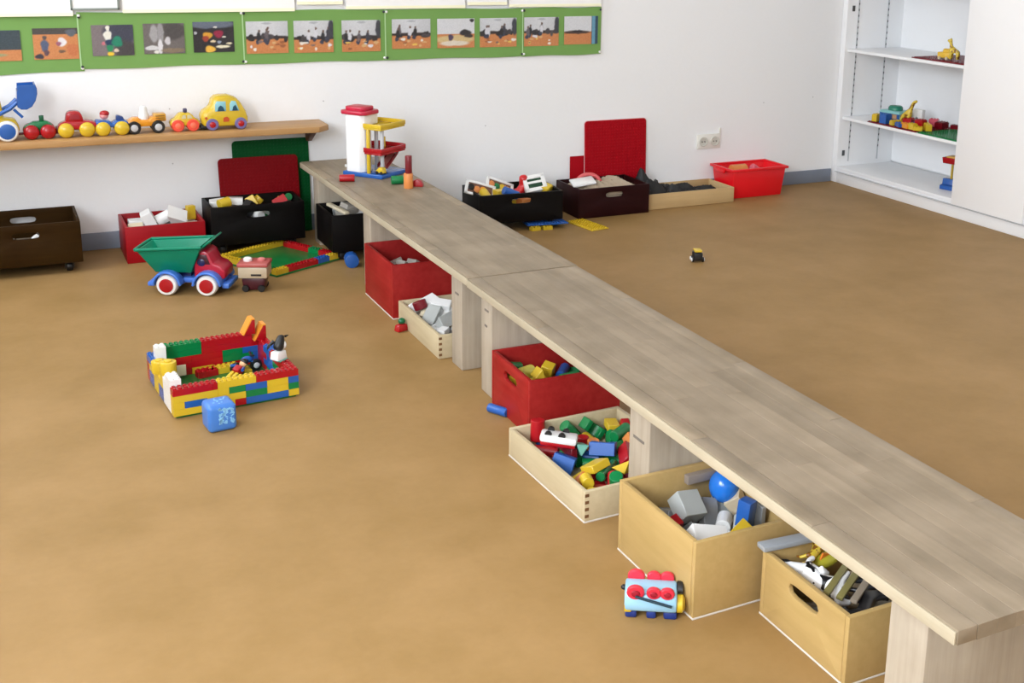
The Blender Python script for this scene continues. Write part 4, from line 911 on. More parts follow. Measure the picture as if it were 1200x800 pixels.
# ================================================================ piles in the crates
PILES = {
'tray2': '''b,red,672,336,336,90,12163,292,1571,0,2660 h,yellow,672,358,190,145,12920,225,-2686,0,-1674 c,dred,672,314,314,-172,14105,280,2739,0,1820 c,red,672,314,314,68,14891,278,-1392,0,-589 c,orange,672,314,314,934,12116,278,2443,0,1432 b,dred,504,504,202,982,13088,225,3142,0,-602
c,blue,504,336,336,1005,14040,289,2094,0,-793 c,green,336,314,314,1052,15028,278,1048,0,-404 b,orange,1008,336,168,2062,12156,208,0,3142,-728 b,red,672,336,336,2069,13136,292,-1571,0,2818 c,green,336,314,314,2116,13916,278,2795,0,270 c,green,672,314,314,2150,15092,279,-2429,0,1103
c,yellow,336,314,314,-56,12244,622,2094,0,1315 c,red,336,314,314,461,13049,292,-420,-1571,0 c,green,672,314,314,470,14222,278,-2792,0,-1184 c,orange,336,314,314,763,15335,278,2792,0,1413 c,green,336,314,314,1578,11769,279,-1374,0,-1174 w,red,336,381,381,445,12577,124,-2356,0,94
c,orange,504,336,336,1202,14332,376,-593,-1571,0 c,red,504,336,336,1045,14645,376,3013,1571,0 b,red,672,336,336,2032,12062,468,1571,0,-2119 p,dred,616,381,291,2311,12528,368,3051,-359,-418 b,green,504,504,202,1893,14150,373,777,3142,258 c,yellow,672,314,314,1433,14955,278,1746,0,-1571
h,orange,672,358,190,-111,12642,347,878,2816,706 c,dred,336,314,314,-299,13160,292,281,1571,0 p,blue,616,381,291,188,13997,269,-71,3142,-1340 p,blue,616,381,291,212,15096,364,913,0,-660 b,red,504,504,202,1322,12614,225,0,0,-2525 c,green,672,314,314,892,13633,281,1544,0,2676
b,green,1008,336,168,1485,13758,292,1571,0,-1614 h,green,672,358,190,744,14659,236,-2461,0,-1440 a,green,314,672,358,1525,12327,499,-3026,118,-173 c,dred,336,314,314,2442,12933,627,-324,1703,-323 b,orange,672,336,336,2106,13714,549,195,-2478,-1610 a,green,314,672,358,1688,15335,478,-1478,2266,121
c,green,575,345,345,1011,15344,508,-1616,843,15 c,green,690,368,368,2135,14556,428,-2631,293,-50 a,blue,345,690,391,1129,13644,680,-181,-1250,1080 p,teal,862,345,299,606,14066,668,897,-344,-1848 b,dred,862,322,172,374,14218,601,1640,18,-1588 c,green,1035,253,253,791,12777,503,1030,88,751
c,red,690,345,345,629,12081,434,1148,-472,1094 c,dred,690,253,253,1210,12338,458,-1396,0,-1722 c,yellow,518,299,299,-157,11727,383,719,-1571,0 c,green,402,345,345,524,11790,709,564,1095,965 b,red,690,345,345,1587,13133,605,644,-232,1164 w,yellow,575,391,391,1072,12347,856,241,244,643
c,red,575,391,391,4,15312,737,619,-1649,-2230 w,blue,575,575,391,-27,13673,400,-1884,242,-680 c,orange,460,299,299,318,14913,606,36,70,1386 b,red,575,345,230,2463,14898,461,1459,-1161,-1647 b,yellow,518,345,207,2214,15149,544,68,-16,1338 c,green,690,299,299,2006,14300,720,-2273,-43,528
b,yellow,575,518,207,463,12792,679,-412,-131,268 b,CAR,980,580,340,80,14150,940,-100,100,-550''',
'tray1': '''b,greybrown,810,405,405,739,23925,326,0,0,173 c,grey,608,405,405,819,24549,326,-1212,0,-2214 a,white,378,810,432,699,25096,340,0,0,2279 c,clear,405,378,378,499,25451,310,-1753,0,2278 p,greybrown,743,459,351,651,26115,300,0,0,-778 c,white,608,405,405,426,27034,592,-78,-465,-1570
c,grey,608,405,405,1524,23787,323,-349,0,283 b,greybrown,608,608,243,1557,24526,245,0,0,964 b,clear,608,608,243,1674,25143,480,-74,7,-664 h,greybrown,810,432,230,1457,25789,239,0,0,1529 b,clear,1215,405,202,1503,26530,327,-1571,0,-309 c,clear,810,378,378,708,26951,313,246,0,-2140
h,white,810,432,230,2282,23880,239,0,0,-2677 b,white,1215,405,202,2144,24506,602,201,290,-1534 c,grey,405,378,378,2643,24658,310,-2094,0,-1940 p,clear,743,459,351,2447,25401,575,-336,134,659 b,white,1215,405,202,2172,25643,225,0,0,-2076 h,clear,810,432,230,2434,25987,449,0,0,-134
b,white,1300,600,300,1222,26527,706,252,304,-1169 b,clear,800,500,300,780,25905,630,54,-673,707 c,cream,400,300,300,665,26428,536,1383,-442,861 b,white,600,300,120,1209,25645,454,1585,-275,738 p,clear,700,500,400,948,24980,800,0,-107,509 b,white,500,300,200,572,24225,637,0,0,837
b,grey,600,400,200,1246,24236,584,0,399,173 c,red,200,260,260,1295,24650,475,1873,-1571,0 b,white,900,500,200,2590,25131,816,1220,-242,1292 w,clear,600,500,500,2889,24610,823,-962,1433,-1749 b,white,700,400,200,1279,26314,908,378,109,-576 p,clear,800,500,350,1647,25489,834,321,128,1257
c,dred,300,300,500,593,26593,874,239,-1933,-643''',
'red1': '''p,greywood,715,442,338,633,28597,293,0,0,-2327 b,greywood,780,390,390,609,29687,319,0,0,-2810 p,greywood,715,442,338,681,30718,293,0,0,1224 b,grey,780,390,390,1947,29186,319,1571,0,-142 p,grey,715,442,338,2076,29816,293,0,0,-1636 b,greywood,1040,390,234,1566,30555,241,0,0,-1784
b,grey,780,390,390,2293,28380,319,0,0,-558 b,greywood,1040,390,234,2600,29421,241,0,0,1672 c,grey,780,364,364,2247,30597,303,0,0,3104 b,greywood,1040,390,234,348,28537,572,-82,470,1571 p,greywood,715,442,338,924,29351,497,0,1468,-1191 b,palewood,1040,390,234,880,30556,455,509,-274,1675
b,greywood,1040,390,234,1984,29116,717,1571,0,65 b,grey,780,390,390,1505,29669,441,1216,181,-2628 b,greywood,1040,390,234,1401,30636,489,180,-117,-1215 b,greywood,1040,390,234,2172,28505,642,-7,17,597 c,greywood,780,364,364,2188,29701,609,-318,278,1226 p,greywood,715,442,338,2156,30278,463,1006,64,-77
p,greywood,715,442,338,1331,28338,466,-2150,-928,11 c,greywood,780,364,364,617,29224,545,1413,-2488,-658 p,grey,715,442,338,533,30342,652,306,-583,-37 p,palewood,715,442,338,1512,28529,293,0,0,1412 b,grey,1040,390,234,1387,29800,806,-64,-719,-751 c,grey,780,364,364,1295,30691,776,-517,-115,-1225
c,palewood,780,364,364,2182,28805,941,1411,-10,-3135 p,greywood,715,442,338,2356,29811,919,-370,-417,-2237 c,grey,780,364,364,2666,30523,687,2575,178,1571 b,greywood,780,390,390,464,28746,836,-1784,430,1270 c,greywood,780,364,364,967,28528,461,-1711,469,608 b,palewood,1040,390,234,370,30614,621,-406,782,1574
b,greywood,780,390,390,2417,28242,920,-253,-197,3142 b,palewood,1040,390,234,890,30392,990,628,-2319,-818 b,greywood,780,390,390,1047,30925,1096,-111,393,2934 p,palewood,715,442,338,2607,28625,1219,1953,-32,-1571 c,palewood,780,364,364,2667,29416,937,-1922,368,1571 c,greywood,780,364,364,2292,31017,550,2619,-1284,0
b,palewood,1200,300,200,1252,28969,1007,420,-368,614 b,greybrown,900,400,300,967,29807,965,-704,-182,417 b,greywood,1300,400,200,1456,30352,1142,54,587,615 b,greywood,800,500,300,1902,30683,1084,-64,586,404 b,greywood,1200,300,180,2088,29826,1234,-242,359,552''',
'red2': '''c,yellow,330,308,308,945,17169,276,698,0,2325 c,yellow,330,308,308,969,17761,276,-698,0,45 p,yellow,605,374,286,865,18485,267,0,0,-2730 c,yellow,495,330,330,1691,16961,286,-698,0,2678 p,paleyellow,605,374,286,1797,17761,267,0,0,100 c,blue,330,308,308,1502,18524,276,1743,0,-1589
c,yellow,660,308,308,2406,16978,278,-537,0,-2950 c,green,660,308,308,2434,17690,276,-698,0,-2009 b,yellow,660,330,330,2346,18560,289,0,0,-1551 w,paleyellow,330,374,374,1238,17235,519,617,-76,2432 w,green,330,374,374,896,18090,446,701,194,2962 b,blue,660,330,330,773,18664,532,-265,102,764
b,blue,495,495,198,1633,16903,555,-4,11,-2348 w,blue,330,374,374,1664,18136,289,-2356,1558,-700 c,green,660,308,308,1281,18623,497,-557,56,-1639 c,paleyellow,660,308,308,2567,16866,559,330,-531,1605 h,green,660,352,187,2643,17750,475,-403,-381,-2725 w,yellow,330,374,374,2732,18479,518,745,16,1571
w,yellow,330,374,374,726,16725,385,625,0,-1337 b,paleyellow,660,330,330,776,17876,597,-8,199,3034 a,yellow,308,660,352,661,18682,878,-260,-115,0 c,blue,495,330,330,1691,16957,826,-1041,-10,554 c,yellow,660,308,308,1332,17739,276,-2094,0,1675 a,yellow,308,660,352,1851,18707,301,0,1428,-46
w,blue,330,374,374,2172,16820,679,224,1100,-2149 w,yellow,330,374,374,2806,17768,738,-527,-361,-2688 p,green,605,374,286,2298,18493,631,-37,193,2969 h,paleyellow,660,352,187,781,16888,474,152,-65,2445 c,blue,660,308,308,796,17513,783,2809,33,-277 c,green,660,308,308,767,18769,1229,265,-284,-2696
b,yellow,990,330,165,1537,17198,835,-958,547,910 c,yellow,660,308,308,997,17153,654,-1581,2,2860 b,paleyellow,990,330,165,2381,18876,551,0,51,11 p,yellow,605,374,286,2357,16582,741,579,-67,0 b,yellow,495,495,198,2732,17551,586,-529,1290,-1571 c,yellow,660,308,308,2347,18068,482,1706,-728,416
c,yellow,495,330,330,714,16667,668,-528,2770,0 b,blue,495,495,198,655,17498,371,1605,1571,0 b,paleyellow,990,330,165,1018,18270,761,1627,-220,223 c,yellow,660,308,308,1286,17878,588,-2326,26,-1687 w,yellow,330,374,374,1782,17522,205,-2351,-503,1665 b,yellow,495,495,198,1826,18225,615,-223,12,2782
w,green,330,374,374,2127,17391,318,327,2477,-351 c,yellow,330,308,308,2782,17246,514,2805,-796,801 p,green,605,374,286,2676,18810,705,-2174,46,-434 b,yellow,990,330,165,958,16890,864,938,-2978,-503 c,yellow,660,308,308,852,17788,970,-25,236,2476 h,paleyellow,660,352,187,1755,18823,822,-2757,201,-289
w,yellow,330,374,374,1888,16614,893,1937,-2656,91 c,yellow,330,308,308,1659,17772,569,-375,11,503 c,paleyellow,330,308,308,1632,18735,587,-495,24,1689 p,yellow,605,374,286,2323,17280,793,-1158,-217,50 h,yellow,660,352,187,2221,17793,702,-753,125,1756 c,blue,660,308,308,2295,18489,941,-657,-60,881
c,paleyellow,500,400,400,1113,18552,1069,-1006,31,385 b,yellow,500,350,350,1766,18436,1052,-825,1917,-1603 a,yellow,300,600,340,1368,17890,936,311,-1325,442 c,green,600,300,300,2266,17981,950,-477,-6,127 b,blue,600,300,150,1399,17398,1040,-108,-75,102 p,yellow,500,340,300,1247,17940,1276,212,125,1486''',
'wood1': '''p,clear,798,493,377,225,7542,313,0,0,1000 p,white,798,493,377,344,8365,313,0,0,2284 c,white,870,406,406,216,9100,324,-698,0,-3101 b,white,870,435,435,1606,7551,341,-1571,0,1336 w,grey,435,493,493,1193,8349,370,0,0,2914 w,palewood,435,493,493,2110,9301,352,-1682,51,-2079
p,clear,798,493,377,2143,7378,312,0,0,1272 b,white,652,652,261,2155,8636,254,0,0,1530 w,white,435,493,493,2250,9212,370,0,0,1571 w,palewood,435,493,493,99,7507,759,1605,3,899 p,white,798,493,377,675,8507,434,897,0,2161 b,white,652,652,261,181,9039,744,313,418,-1291
c,palewood,870,406,406,348,7400,784,282,-2575,-1602 w,white,435,493,493,1008,7839,258,-2356,661,1632 p,white,798,493,377,1009,9203,312,0,0,-795 w,palewood,435,493,493,1871,7261,549,-2520,-29,-1977 w,clear,435,493,493,1453,8587,342,-2728,1571,0 w,clear,435,493,493,2126,9437,869,-103,-68,-3084
c,clear,870,406,406,497,7125,1061,-546,-389,3142 c,clear,870,406,406,361,8186,686,1343,28,-948 w,grey,435,493,493,968,8943,499,-2250,457,-1480 p,clear,798,493,377,844,7448,357,2150,348,280 b,grey,870,435,435,1584,9353,650,-1113,-927,1196 b,grey,870,435,435,909,9511,687,1317,268,0
p,grey,798,493,377,1295,7489,676,2129,0,-1959 w,grey,435,493,493,2084,8516,482,-2101,-4,1456 w,palewood,435,493,493,2385,9237,960,-323,2499,-878 b,clear,620,620,450,964,9207,1133,687,166,131 c,white,500,360,360,1734,8828,750,2497,-19,884 b,red,550,300,120,353,8929,952,453,-258,89
c,brown,120,500,500,725,8431,706,1158,-1087,590 w,white,300,700,700,1267,8174,764,848,117,2297 b,clear,700,300,300,1827,8270,808,1218,-439,928 p,yellow,700,450,300,1334,7748,1118,-283,-322,354 b,yellow,350,300,200,931,8029,881,-132,-13,138 p,white,900,600,350,543,7704,1330,-154,272,-17
b,grey,300,120,900,2380,8357,919,-125,-197,1571 w,white,200,500,500,1783,7595,712,-1709,448,2255''',
'wood2': '''b,greybrown,900,350,350,1932,4414,299,0,0,-2487 c,greybrown,800,400,400,1857,5480,324,521,0,-309 b,grey,700,500,300,2762,4372,274,0,0,1707 b,grey,700,500,300,2813,5488,274,0,0,3059 c,grey,800,400,400,1614,4665,503,-2094,-559,328 b,grey,700,500,300,1800,5058,408,1252,0,-92
b,grey,700,500,300,2758,4460,582,0,0,-2588 b,palewood,900,350,350,2743,5478,607,0,0,-2081 b,blue,600,450,200,2233,5906,349,1571,0,-2147 b,white,300,300,200,2150,3889,224,0,0,70 b,orange,250,250,250,2007,4079,451,3061,-122,-916''',
'redbox': '''b,white,800,700,300,-6858,39990,294,0,0,-2809 b,white,600,600,500,-7045,41042,394,0,0,2166 b,cream,800,700,300,-5953,40191,294,0,0,394 b,cream,800,700,300,-6171,41104,294,0,0,1199 b,cream,600,600,500,-5110,40104,394,0,0,-3120 b,white,600,600,500,-5450,40937,394,0,0,1234
b,white,600,600,500,-7230,39745,700,147,67,-1662 b,white,800,700,300,-7144,41003,802,0,0,2090 b,white,900,600,400,-6013,39871,652,-3142,0,1514 b,white,900,600,400,-6404,41529,842,1513,224,0 b,cream,800,700,300,-5302,39868,802,0,0,3081 b,cream,900,600,400,-5329,40780,852,0,0,2797
b,cream,600,600,500,-7337,40227,1131,-760,-28,26 b,white,600,600,500,-7242,41012,1210,0,0,-11 b,white,800,700,300,-6522,40199,881,-345,544,2479 b,white,600,600,500,-6235,40942,903,345,-731,2678 b,white,900,600,400,-5104,39854,1160,0,0,1571 b,white,800,700,300,-5258,40942,1210,0,0,-1364
b,white,850,750,450,-6739,40359,1506,148,1128,76 w,white,600,1000,900,-5875,40066,1582,-955,-757,1299 b,grey,500,500,300,-6027,40889,1276,-75,792,-75 b,yellow,600,350,300,-5005,40640,1668,-1769,1571,0 c,white,600,500,500,-6167,40402,1579,833,-462,-49''',
'crateB': '''b,black,640,640,300,-3848,40048,774,0,0,3116 b,green,640,640,300,-3751,40719,774,0,0,-1587 c,yellow,800,400,400,-2633,39797,821,-349,0,2537 b,green,800,500,400,-2903,40525,824,0,0,2604 c,white,800,400,400,-1858,39650,821,0,0,-1175 b,yellow,800,500,400,-2002,40573,824,0,0,-697
c,yellow,800,400,400,-1162,39621,821,-349,0,-2753 b,green,640,640,300,-1088,40598,774,0,0,-2955 b,green,640,640,300,-3853,39872,1082,0,0,-1431 b,white,640,640,300,-3924,40615,1082,0,0,5 c,white,800,400,400,-3064,39598,821,0,0,2537 b,black,800,500,400,-3110,40508,1232,0,0,160
b,white,640,640,300,-2175,39661,1176,0,0,-1942 b,blue,640,640,300,-2007,40609,1182,0,0,521 b,black,640,640,300,-1000,39943,1147,89,-121,-1816 b,yellow,640,640,300,-1091,40726,1082,0,0,1571 b,green,640,640,300,-3784,39846,1390,0,0,2508 b,blue,800,500,400,-3756,40622,1618,-67,80,2596
b,red,640,640,300,-3010,39580,1176,0,0,-2953 c,white,800,400,400,-2946,40669,1637,1047,0,-540 b,green,640,640,300,-1624,40174,1364,-696,536,-2258 c,white,800,400,400,-2005,40585,1537,-349,0,-2357 b,green,800,500,400,-1382,39514,1442,-424,198,-3142 c,green,800,400,400,-811,40080,1541,2774,-332,-1553
b,green,640,640,300,-3926,39524,1698,0,0,1571 b,white,640,640,300,-3864,40647,1968,-33,99,2971 c,white,800,400,400,-2388,39735,1531,0,-3142,-1213 b,white,640,640,300,-3080,40653,2008,41,111,1366 b,black,800,500,400,-2753,39766,1770,0,-888,358 c,yellow,800,400,400,-2228,40847,1752,269,788,-3142
c,black,800,400,400,-1299,39402,1862,-204,-198,0 b,yellow,800,500,400,-1152,40538,1700,-1151,482,1378 c,yellow,500,450,450,-3676,40008,2096,1077,-171,336 b,yellow,500,200,200,-3067,40113,874,-642,1571,0 c,yellow,450,400,400,-3346,39936,1748,-1986,210,1417 b,yellow,400,500,400,-2389,40514,1940,-1919,-508,-145
b,white,800,200,120,-1983,39747,1662,2529,563,419 b,red,600,450,450,-1263,39935,1934,955,-452,52 c,green,500,350,350,-779,40685,1952,1011,395,1571 b,cream,600,300,150,-2902,40179,1434,-1961,-1194,363''',
'crateC': '''b,grey,1000,600,450,838,36862,849,0,0,-281 b,greybrown,1000,600,450,822,37912,849,0,0,-795 b,greywood,800,700,500,2027,36996,874,0,0,-459 b,grey,1000,600,450,2080,38095,849,0,0,-3012 b,greybrown,800,700,500,2995,36606,874,0,0,-1574 b,greywood,1000,600,450,2918,37944,849,0,0,1633
b,greywood,1000,600,450,1183,36859,1307,0,0,-1691 b,grey,800,700,500,535,37856,1332,0,0,-1556 b,grey,800,700,500,1827,36658,1380,-19,-56,1444 b,grey,1000,600,450,1426,37950,1382,1571,0,2080 b,greywood,800,700,500,2768,36822,1382,0,0,2065 b,grey,1000,600,450,2838,37924,1307,0,0,3115
b,greywood,700,600,500,979,37390,1829,138,0,382 p,white,600,600,500,1604,37732,1940,0,0,440 b,greybrown,500,500,300,1863,37247,1382,-1571,0,-61 b,grey,600,300,300,890,38002,1800,43,-190,287''',
'crateD': '''c,yellow,800,450,450,8657,39000,846,-1061,0,-2423 b,red,900,600,400,8211,39960,924,1571,0,-1825 b,yellow,900,600,400,9450,38690,824,0,0,3139 b,red,700,600,400,9555,39453,824,0,0,1708 b,green,900,600,400,10216,38834,824,0,0,-1571 b,black,900,600,400,10296,39646,824,0,0,128
c,blue,800,450,450,10980,38940,849,157,0,419 b,black,900,600,400,11085,39749,824,0,0,1672 b,yellow,700,600,400,8306,39099,1151,594,364,-2908 c,yellow,800,450,450,8129,38837,1653,-668,-364,1571 b,yellow,900,600,400,9170,38937,1258,-22,44,-1320 b,orange,700,600,400,8836,39938,998,0,-668,2886
b,orange,700,600,400,10088,38753,1232,0,0,-2923 b,red,700,600,400,9720,39513,1232,0,0,-2669 c,black,800,450,450,10960,39345,1256,961,0,-2949 b,red,700,600,400,10343,39799,1332,-1571,0,1990 b,yellow,900,450,400,9064,39042,1674,43,25,185 b,green,500,400,300,9190,39862,1251,-1021,516,515
b,orange,450,400,300,8267,39769,1430,-225,-34,685 b,yellow,500,500,200,8640,38484,1176,1571,256,0 b,orange,1200,300,300,9571,40175,1225,1571,-1564,767 c,blue,800,400,400,9289,38596,1786,-1068,427,34''',
'bin': '''b,orange,700,600,600,23505,40655,404,0,0,1569 b,orange,800,600,500,23760,41429,354,0,0,1624 b,orange,700,600,600,24423,40718,404,0,0,-1450 b,pink,700,600,600,24376,41450,404,-1571,0,1647 b,red,700,600,600,25736,40660,404,0,0,-1573 b,red,700,600,600,25564,41420,404,0,0,-1664
b,pink,800,600,500,23604,40611,962,0,0,3141 b,orange,800,600,500,23611,41536,862,0,0,-3117 b,orange,800,600,500,24925,40741,865,339,888,548 b,red,800,600,500,24882,41507,870,100,-646,3053 b,orange,700,600,600,25728,40654,1012,0,0,-3078 b,pink,800,600,500,25796,41395,962,0,0,-1571
h,orange,1000,600,500,23991,41147,1426,-205,16,74 c,pink,600,450,450,25180,41192,1288,-1532,559,0''',
}
KN = {'b': 'brick', 'c': 'cyl', 'p': 'prism', 'a': 'arch', 'h': 'half', 'w': 'wedge'}
NM = {'b': 'wooden_block', 'c': 'cylinder_block', 'p': 'triangle_block', 'a': 'bridge_block', 'h': 'half_round_block', 'w': 'wedge_block'}
SH = {'b': 'oblong block', 'c': 'cylinder', 'p': 'triangular block', 'a': 'bridge block', 'h': 'half-round block', 'w': 'wedge block'}
CN = dict(dred='dark red', greybrown='grey-brown', greywood='grey wooden', palewood='pale wooden', paleyellow='pale yellow', clear='frosted clear')
INFO = {   # container phrase, landmark phrase, landmark place, group
    'tray2': ('in the heaped tray', 'white toy car', None, 'blocks heaped in the beech tray'),
    'tray1': ('in tray by bench joint', 'its front corner', (.02, 2.345), 'pieces in the tray by the bench joint'),
    'red1': ('in large red crate', 'its front corner', (.0, 2.79), 'grey blocks in the red crate under the farther bench'),
    'red2': ('in slotted red crate', 'its front corner', (.026, 1.64), 'blocks in the small red crate'),
    'wood1': ('in deep golden crate', 'its front corner', (-.04, .675), 'pieces in the deep golden crate'),
    'wood2': ('among the toy animals', 'its front corner', (.103, .358), 'pieces among the toy animals'),
    'redbox': ('in crate behind dump truck', 'its front corner', (-.785, 3.92), 'boxes in the red crate by the wall'),
    'crateB': ('in crate under boards', 'its front corner', (-.443, 3.9), 'toys in the black crate under the boards'),
    'crateC': ('in crate under bench end', 'its front corner', (0, 3.605), 'grey blocks in the black crate under the bench end'),
    'crateD': ('in long black crate', 'its front corner', (.762, 3.8), 'toys in the long black crate'),
    'bin': ('in red plastic bin', 'its front corner', (2.28, 4.0), 'pieces in the red plastic bin'),
}
ORD = ['closest', 'second', 'third', 'fourth', 'fifth', 'sixth', 'seventh', 'eighth', 'ninth', 'tenth', 'eleventh', 'twelfth', 'thirteenth', 'fourteenth', 'fifteenth', 'sixteenth', 'seventeenth', 'eighteenth', 'nineteenth', 'twentieth']
def patched(name, a, b, s, cut):
    m = bpy.data.materials.new(name); m.use_nodes = True
    nt = m.node_tree; p = nt.nodes['Principled BSDF']; tc = nt.nodes.new('ShaderNodeTexCoord'); nz = nt.nodes.new('ShaderNodeTexNoise')
    nz.inputs['Scale'].default_value = s; nz.inputs['Detail'].default_value = 1
    cr = nt.nodes.new('ShaderNodeValToRGB'); cr.color_ramp.interpolation = 'CONSTANT'
    cr.color_ramp.elements[0].color = lin(a); cr.color_ramp.elements[1].color = lin(b); cr.color_ramp.elements[1].position = cut
    nt.links.new(tc.outputs['Object'], nz.inputs['Vector']); nt.links.new(nz.outputs['Fac'], cr.inputs['Fac']); nt.links.new(cr.outputs['Color'], p.inputs['Base Color'])
    p.inputs['Roughness'].default_value = .35
    return m
M_COW = patched('cow_hide', (240, 240, 240), (20, 20, 22), 34, .56)
M_GIR = patched('giraffe_hide', (214, 186, 60), (130, 84, 30), 70, .55)
M_ELE = mat('dark_grey_hide', (52, 52, 56), .45)
M_HRS = mat('black_hide', (24, 24, 26), .4)
def quadruped(par, m, L=.1, HT=.07, girth=.013, neck=.02, neck_z=.02, head=.018, trunk=False, mane=None):
    """one continuous toy animal: trunk, neck, head, ears, tail and four legs grown from one skeleton; centred on its box"""
    z0 = -HT / 2; b = z0 + HT * .62; h = L * .30
    V = [(-h, 0, b), (-h * .35, 0, b - .001), (h * .4, 0, b), (h, 0, b + .003), (h + neck * .6, 0, b + neck_z), (h + neck * .6 + head, 0, b + neck_z - .004), (-h - .008, 0, b + .002), (-h - .016, 0, b - .02)]
    E_ = [(0, 1), (1, 2), (2, 3), (3, 4), (4, 5), (0, 6), (6, 7)]
    Rr = [girth * .95, girth, girth * 1.02, girth * .95, girth * .62, girth * .42, .004, .003]
    for hx, src, back in ((-h, 0, 1), (h * .95, 3, 0)):
        for s in (-1, 1):
            i = len(V)
            V += [(hx + (.004 if back else 0), s * girth * .75, b - girth * .8), (hx - (.005 if back else -.002), s * girth * .8, z0 + HT * .24), (hx, s * girth * .8, z0 + .004)]
            Rr += [girth * .5, girth * .3, girth * .32]; E_ += [(src, i), (i, i + 1), (i + 1, i + 2)]
    if trunk:
        i = len(V); x = h + neck * .6 + head
        V += [(x + .006, 0, b + neck_z - .02), (x + .004, 0, b + neck_z - .036)]; Rr += [.005, .0035]; E_ += [(5, i), (i, i + 1)]
    for s in (-1, 1):
        i = len(V); V.append((h + neck * .6 - .004, s * (girth * .6 + (.010 if trunk else .003)), b + neck_z + (.004 if trunk else girth * .8))); Rr.append(.007 if trunk else .003); E_.append((4, i))
    o = skin_mesh('body', V, E_, Rr, m, par)
    if mane: obj('mane', G().tube([(h * .8, 0, b + girth), (h + neck * .4, 0, b + neck_z + girth * .6), (h + neck * .6 + .006, 0, b + neck_z + girth * .7)], [.003, .005, .003]), mane, par)
    return o
def special(code, loc, rot):
    if code == 'CAR':
        t = thing('toy_car', 'upturned white toy car with black wheels on top of the heaped blocks', 'toy', loc, rot=rot)
        obj('body', G().box((0, 0, .004), (.098, .058, .020)), PL('white'), t, bevel=.007); obj('bumper', G().box((0, 0, -.008), (.092, .054, .012)), PL('red'), t, bevel=.003)
        for x, y in ((-.028, -.017), (.008, -.019), (-.024, .022), (.016, .022)): wheel(t, (x, y, .014), .0095, .011, M_BLACK, None)
        return t
    if code == 'COW': t = thing('toy_cow', 'white toy cow with black patches lying in the golden animal crate', 'toy animal', loc, rot=rot); quadruped(t, M_COW, .13, .085, .0185, .024, .022, .022)
    if code == 'CALF': t = thing('toy_calf', 'smaller black-patched toy calf at the far side of the animal crate', 'toy animal', loc, rot=rot); quadruped(t, M_COW, .10, .07, .0135, .018, .016, .017)
    if code == 'HORSE': t = thing('toy_horse', 'black toy horse lying toward the front rim of the animal crate', 'toy animal', loc, rot=rot); quadruped(t, M_HRS, .12, .08, .0145, .024, .026, .024, mane=M_HRS)
    if code == 'ELEPHANT': t = thing('toy_elephant', 'dark grey toy elephant lying in the middle of the animal crate', 'toy animal', loc, rot=rot); quadruped(t, M_ELE, .12, .08, .0195, .022, .006, .016, True)
    if code == 'GIRAFFE': t = thing('toy_giraffe', 'yellow brown-spotted toy giraffe in the golden animal crate', 'toy animal', loc, rot=rot); quadruped(t, M_GIR, .075, .06, .010, .018, .045, .014)
    if code == 'FISH':
        t = thing('toy_fish', 'yellow-green and orange toy fish under the bench edge in the animal crate', 'toy animal', loc, rot=rot)
        skin_mesh('body', [(-.045, 0, 0), (-.025, 0, 0), (0, 0, 0), (.025, 0, 0), (.045, 0, 0)], [(0, 1), (1, 2), (2, 3), (3, 4)], [(.003, .005), (.012, .010), (.018, .016), (.015, .013), (.005, .005)], mat('fish_green', (176, 168, 50), .35), t, root=2)
        obj('tail_fin', G().prism([(-.04, 0), (-.062, .02), (-.055, 0), (-.062, -.02)], 'Y', -.002, .002), mat('fish_orange', (220, 120, 40), .35), t)
        obj('back_fin', G().prism([(-.02, .010), (.015, .012), (-.012, .026)], 'Y', -.0018, .0018), mat('fish_orange', (220, 120, 40), .35), t)
    if code == 'BOOT':
        t = thing('toy_boot', 'red rounded toy boot sticking up out of the long black crate', 'toy', (1.005, 3.96, .122))
        skin_mesh('body', [(-.03, 0, 0), (.0, 0, 0), (.03, 0, .006), (.036, 0, .04), (.034, 0, .072), (.030, 0, .090)], [(0, 1), (1, 2), (2, 3), (3, 4), (4, 5)], [.018, .022, .026, .024, .026, .018], mat('boot_red', (196, 24, 30), .3), t, root=2)
        t.location.z = .150
    if code == 'WINDOWTOY':
        t = thing('toy_window', 'white toy window frame with dark green panes tilted in the black crate', 'toy', (1.085, 3.93, .196), rot=(R(50), R(-8), R(-8)))
        g = G()
        for x in (-.045, .045): g.box((x, 0, 0), (.02, .085, .03))
        for y in (-.034, .034): g.box((0, y, 0), (.11, .02, .03))
        fr = obj('window_frame', g, PL('white'), t, bevel=.003)
        obj('pane', G().box((0, 0, .004), (.072, .05, .010)), mat('dark_green_pane', (28, 66, 46), .25), t)
        obj('crossbar', G().box((0, 0.004, .0105), (.074, .012, .006)), PL('white'), t)
    return t
SM = {}
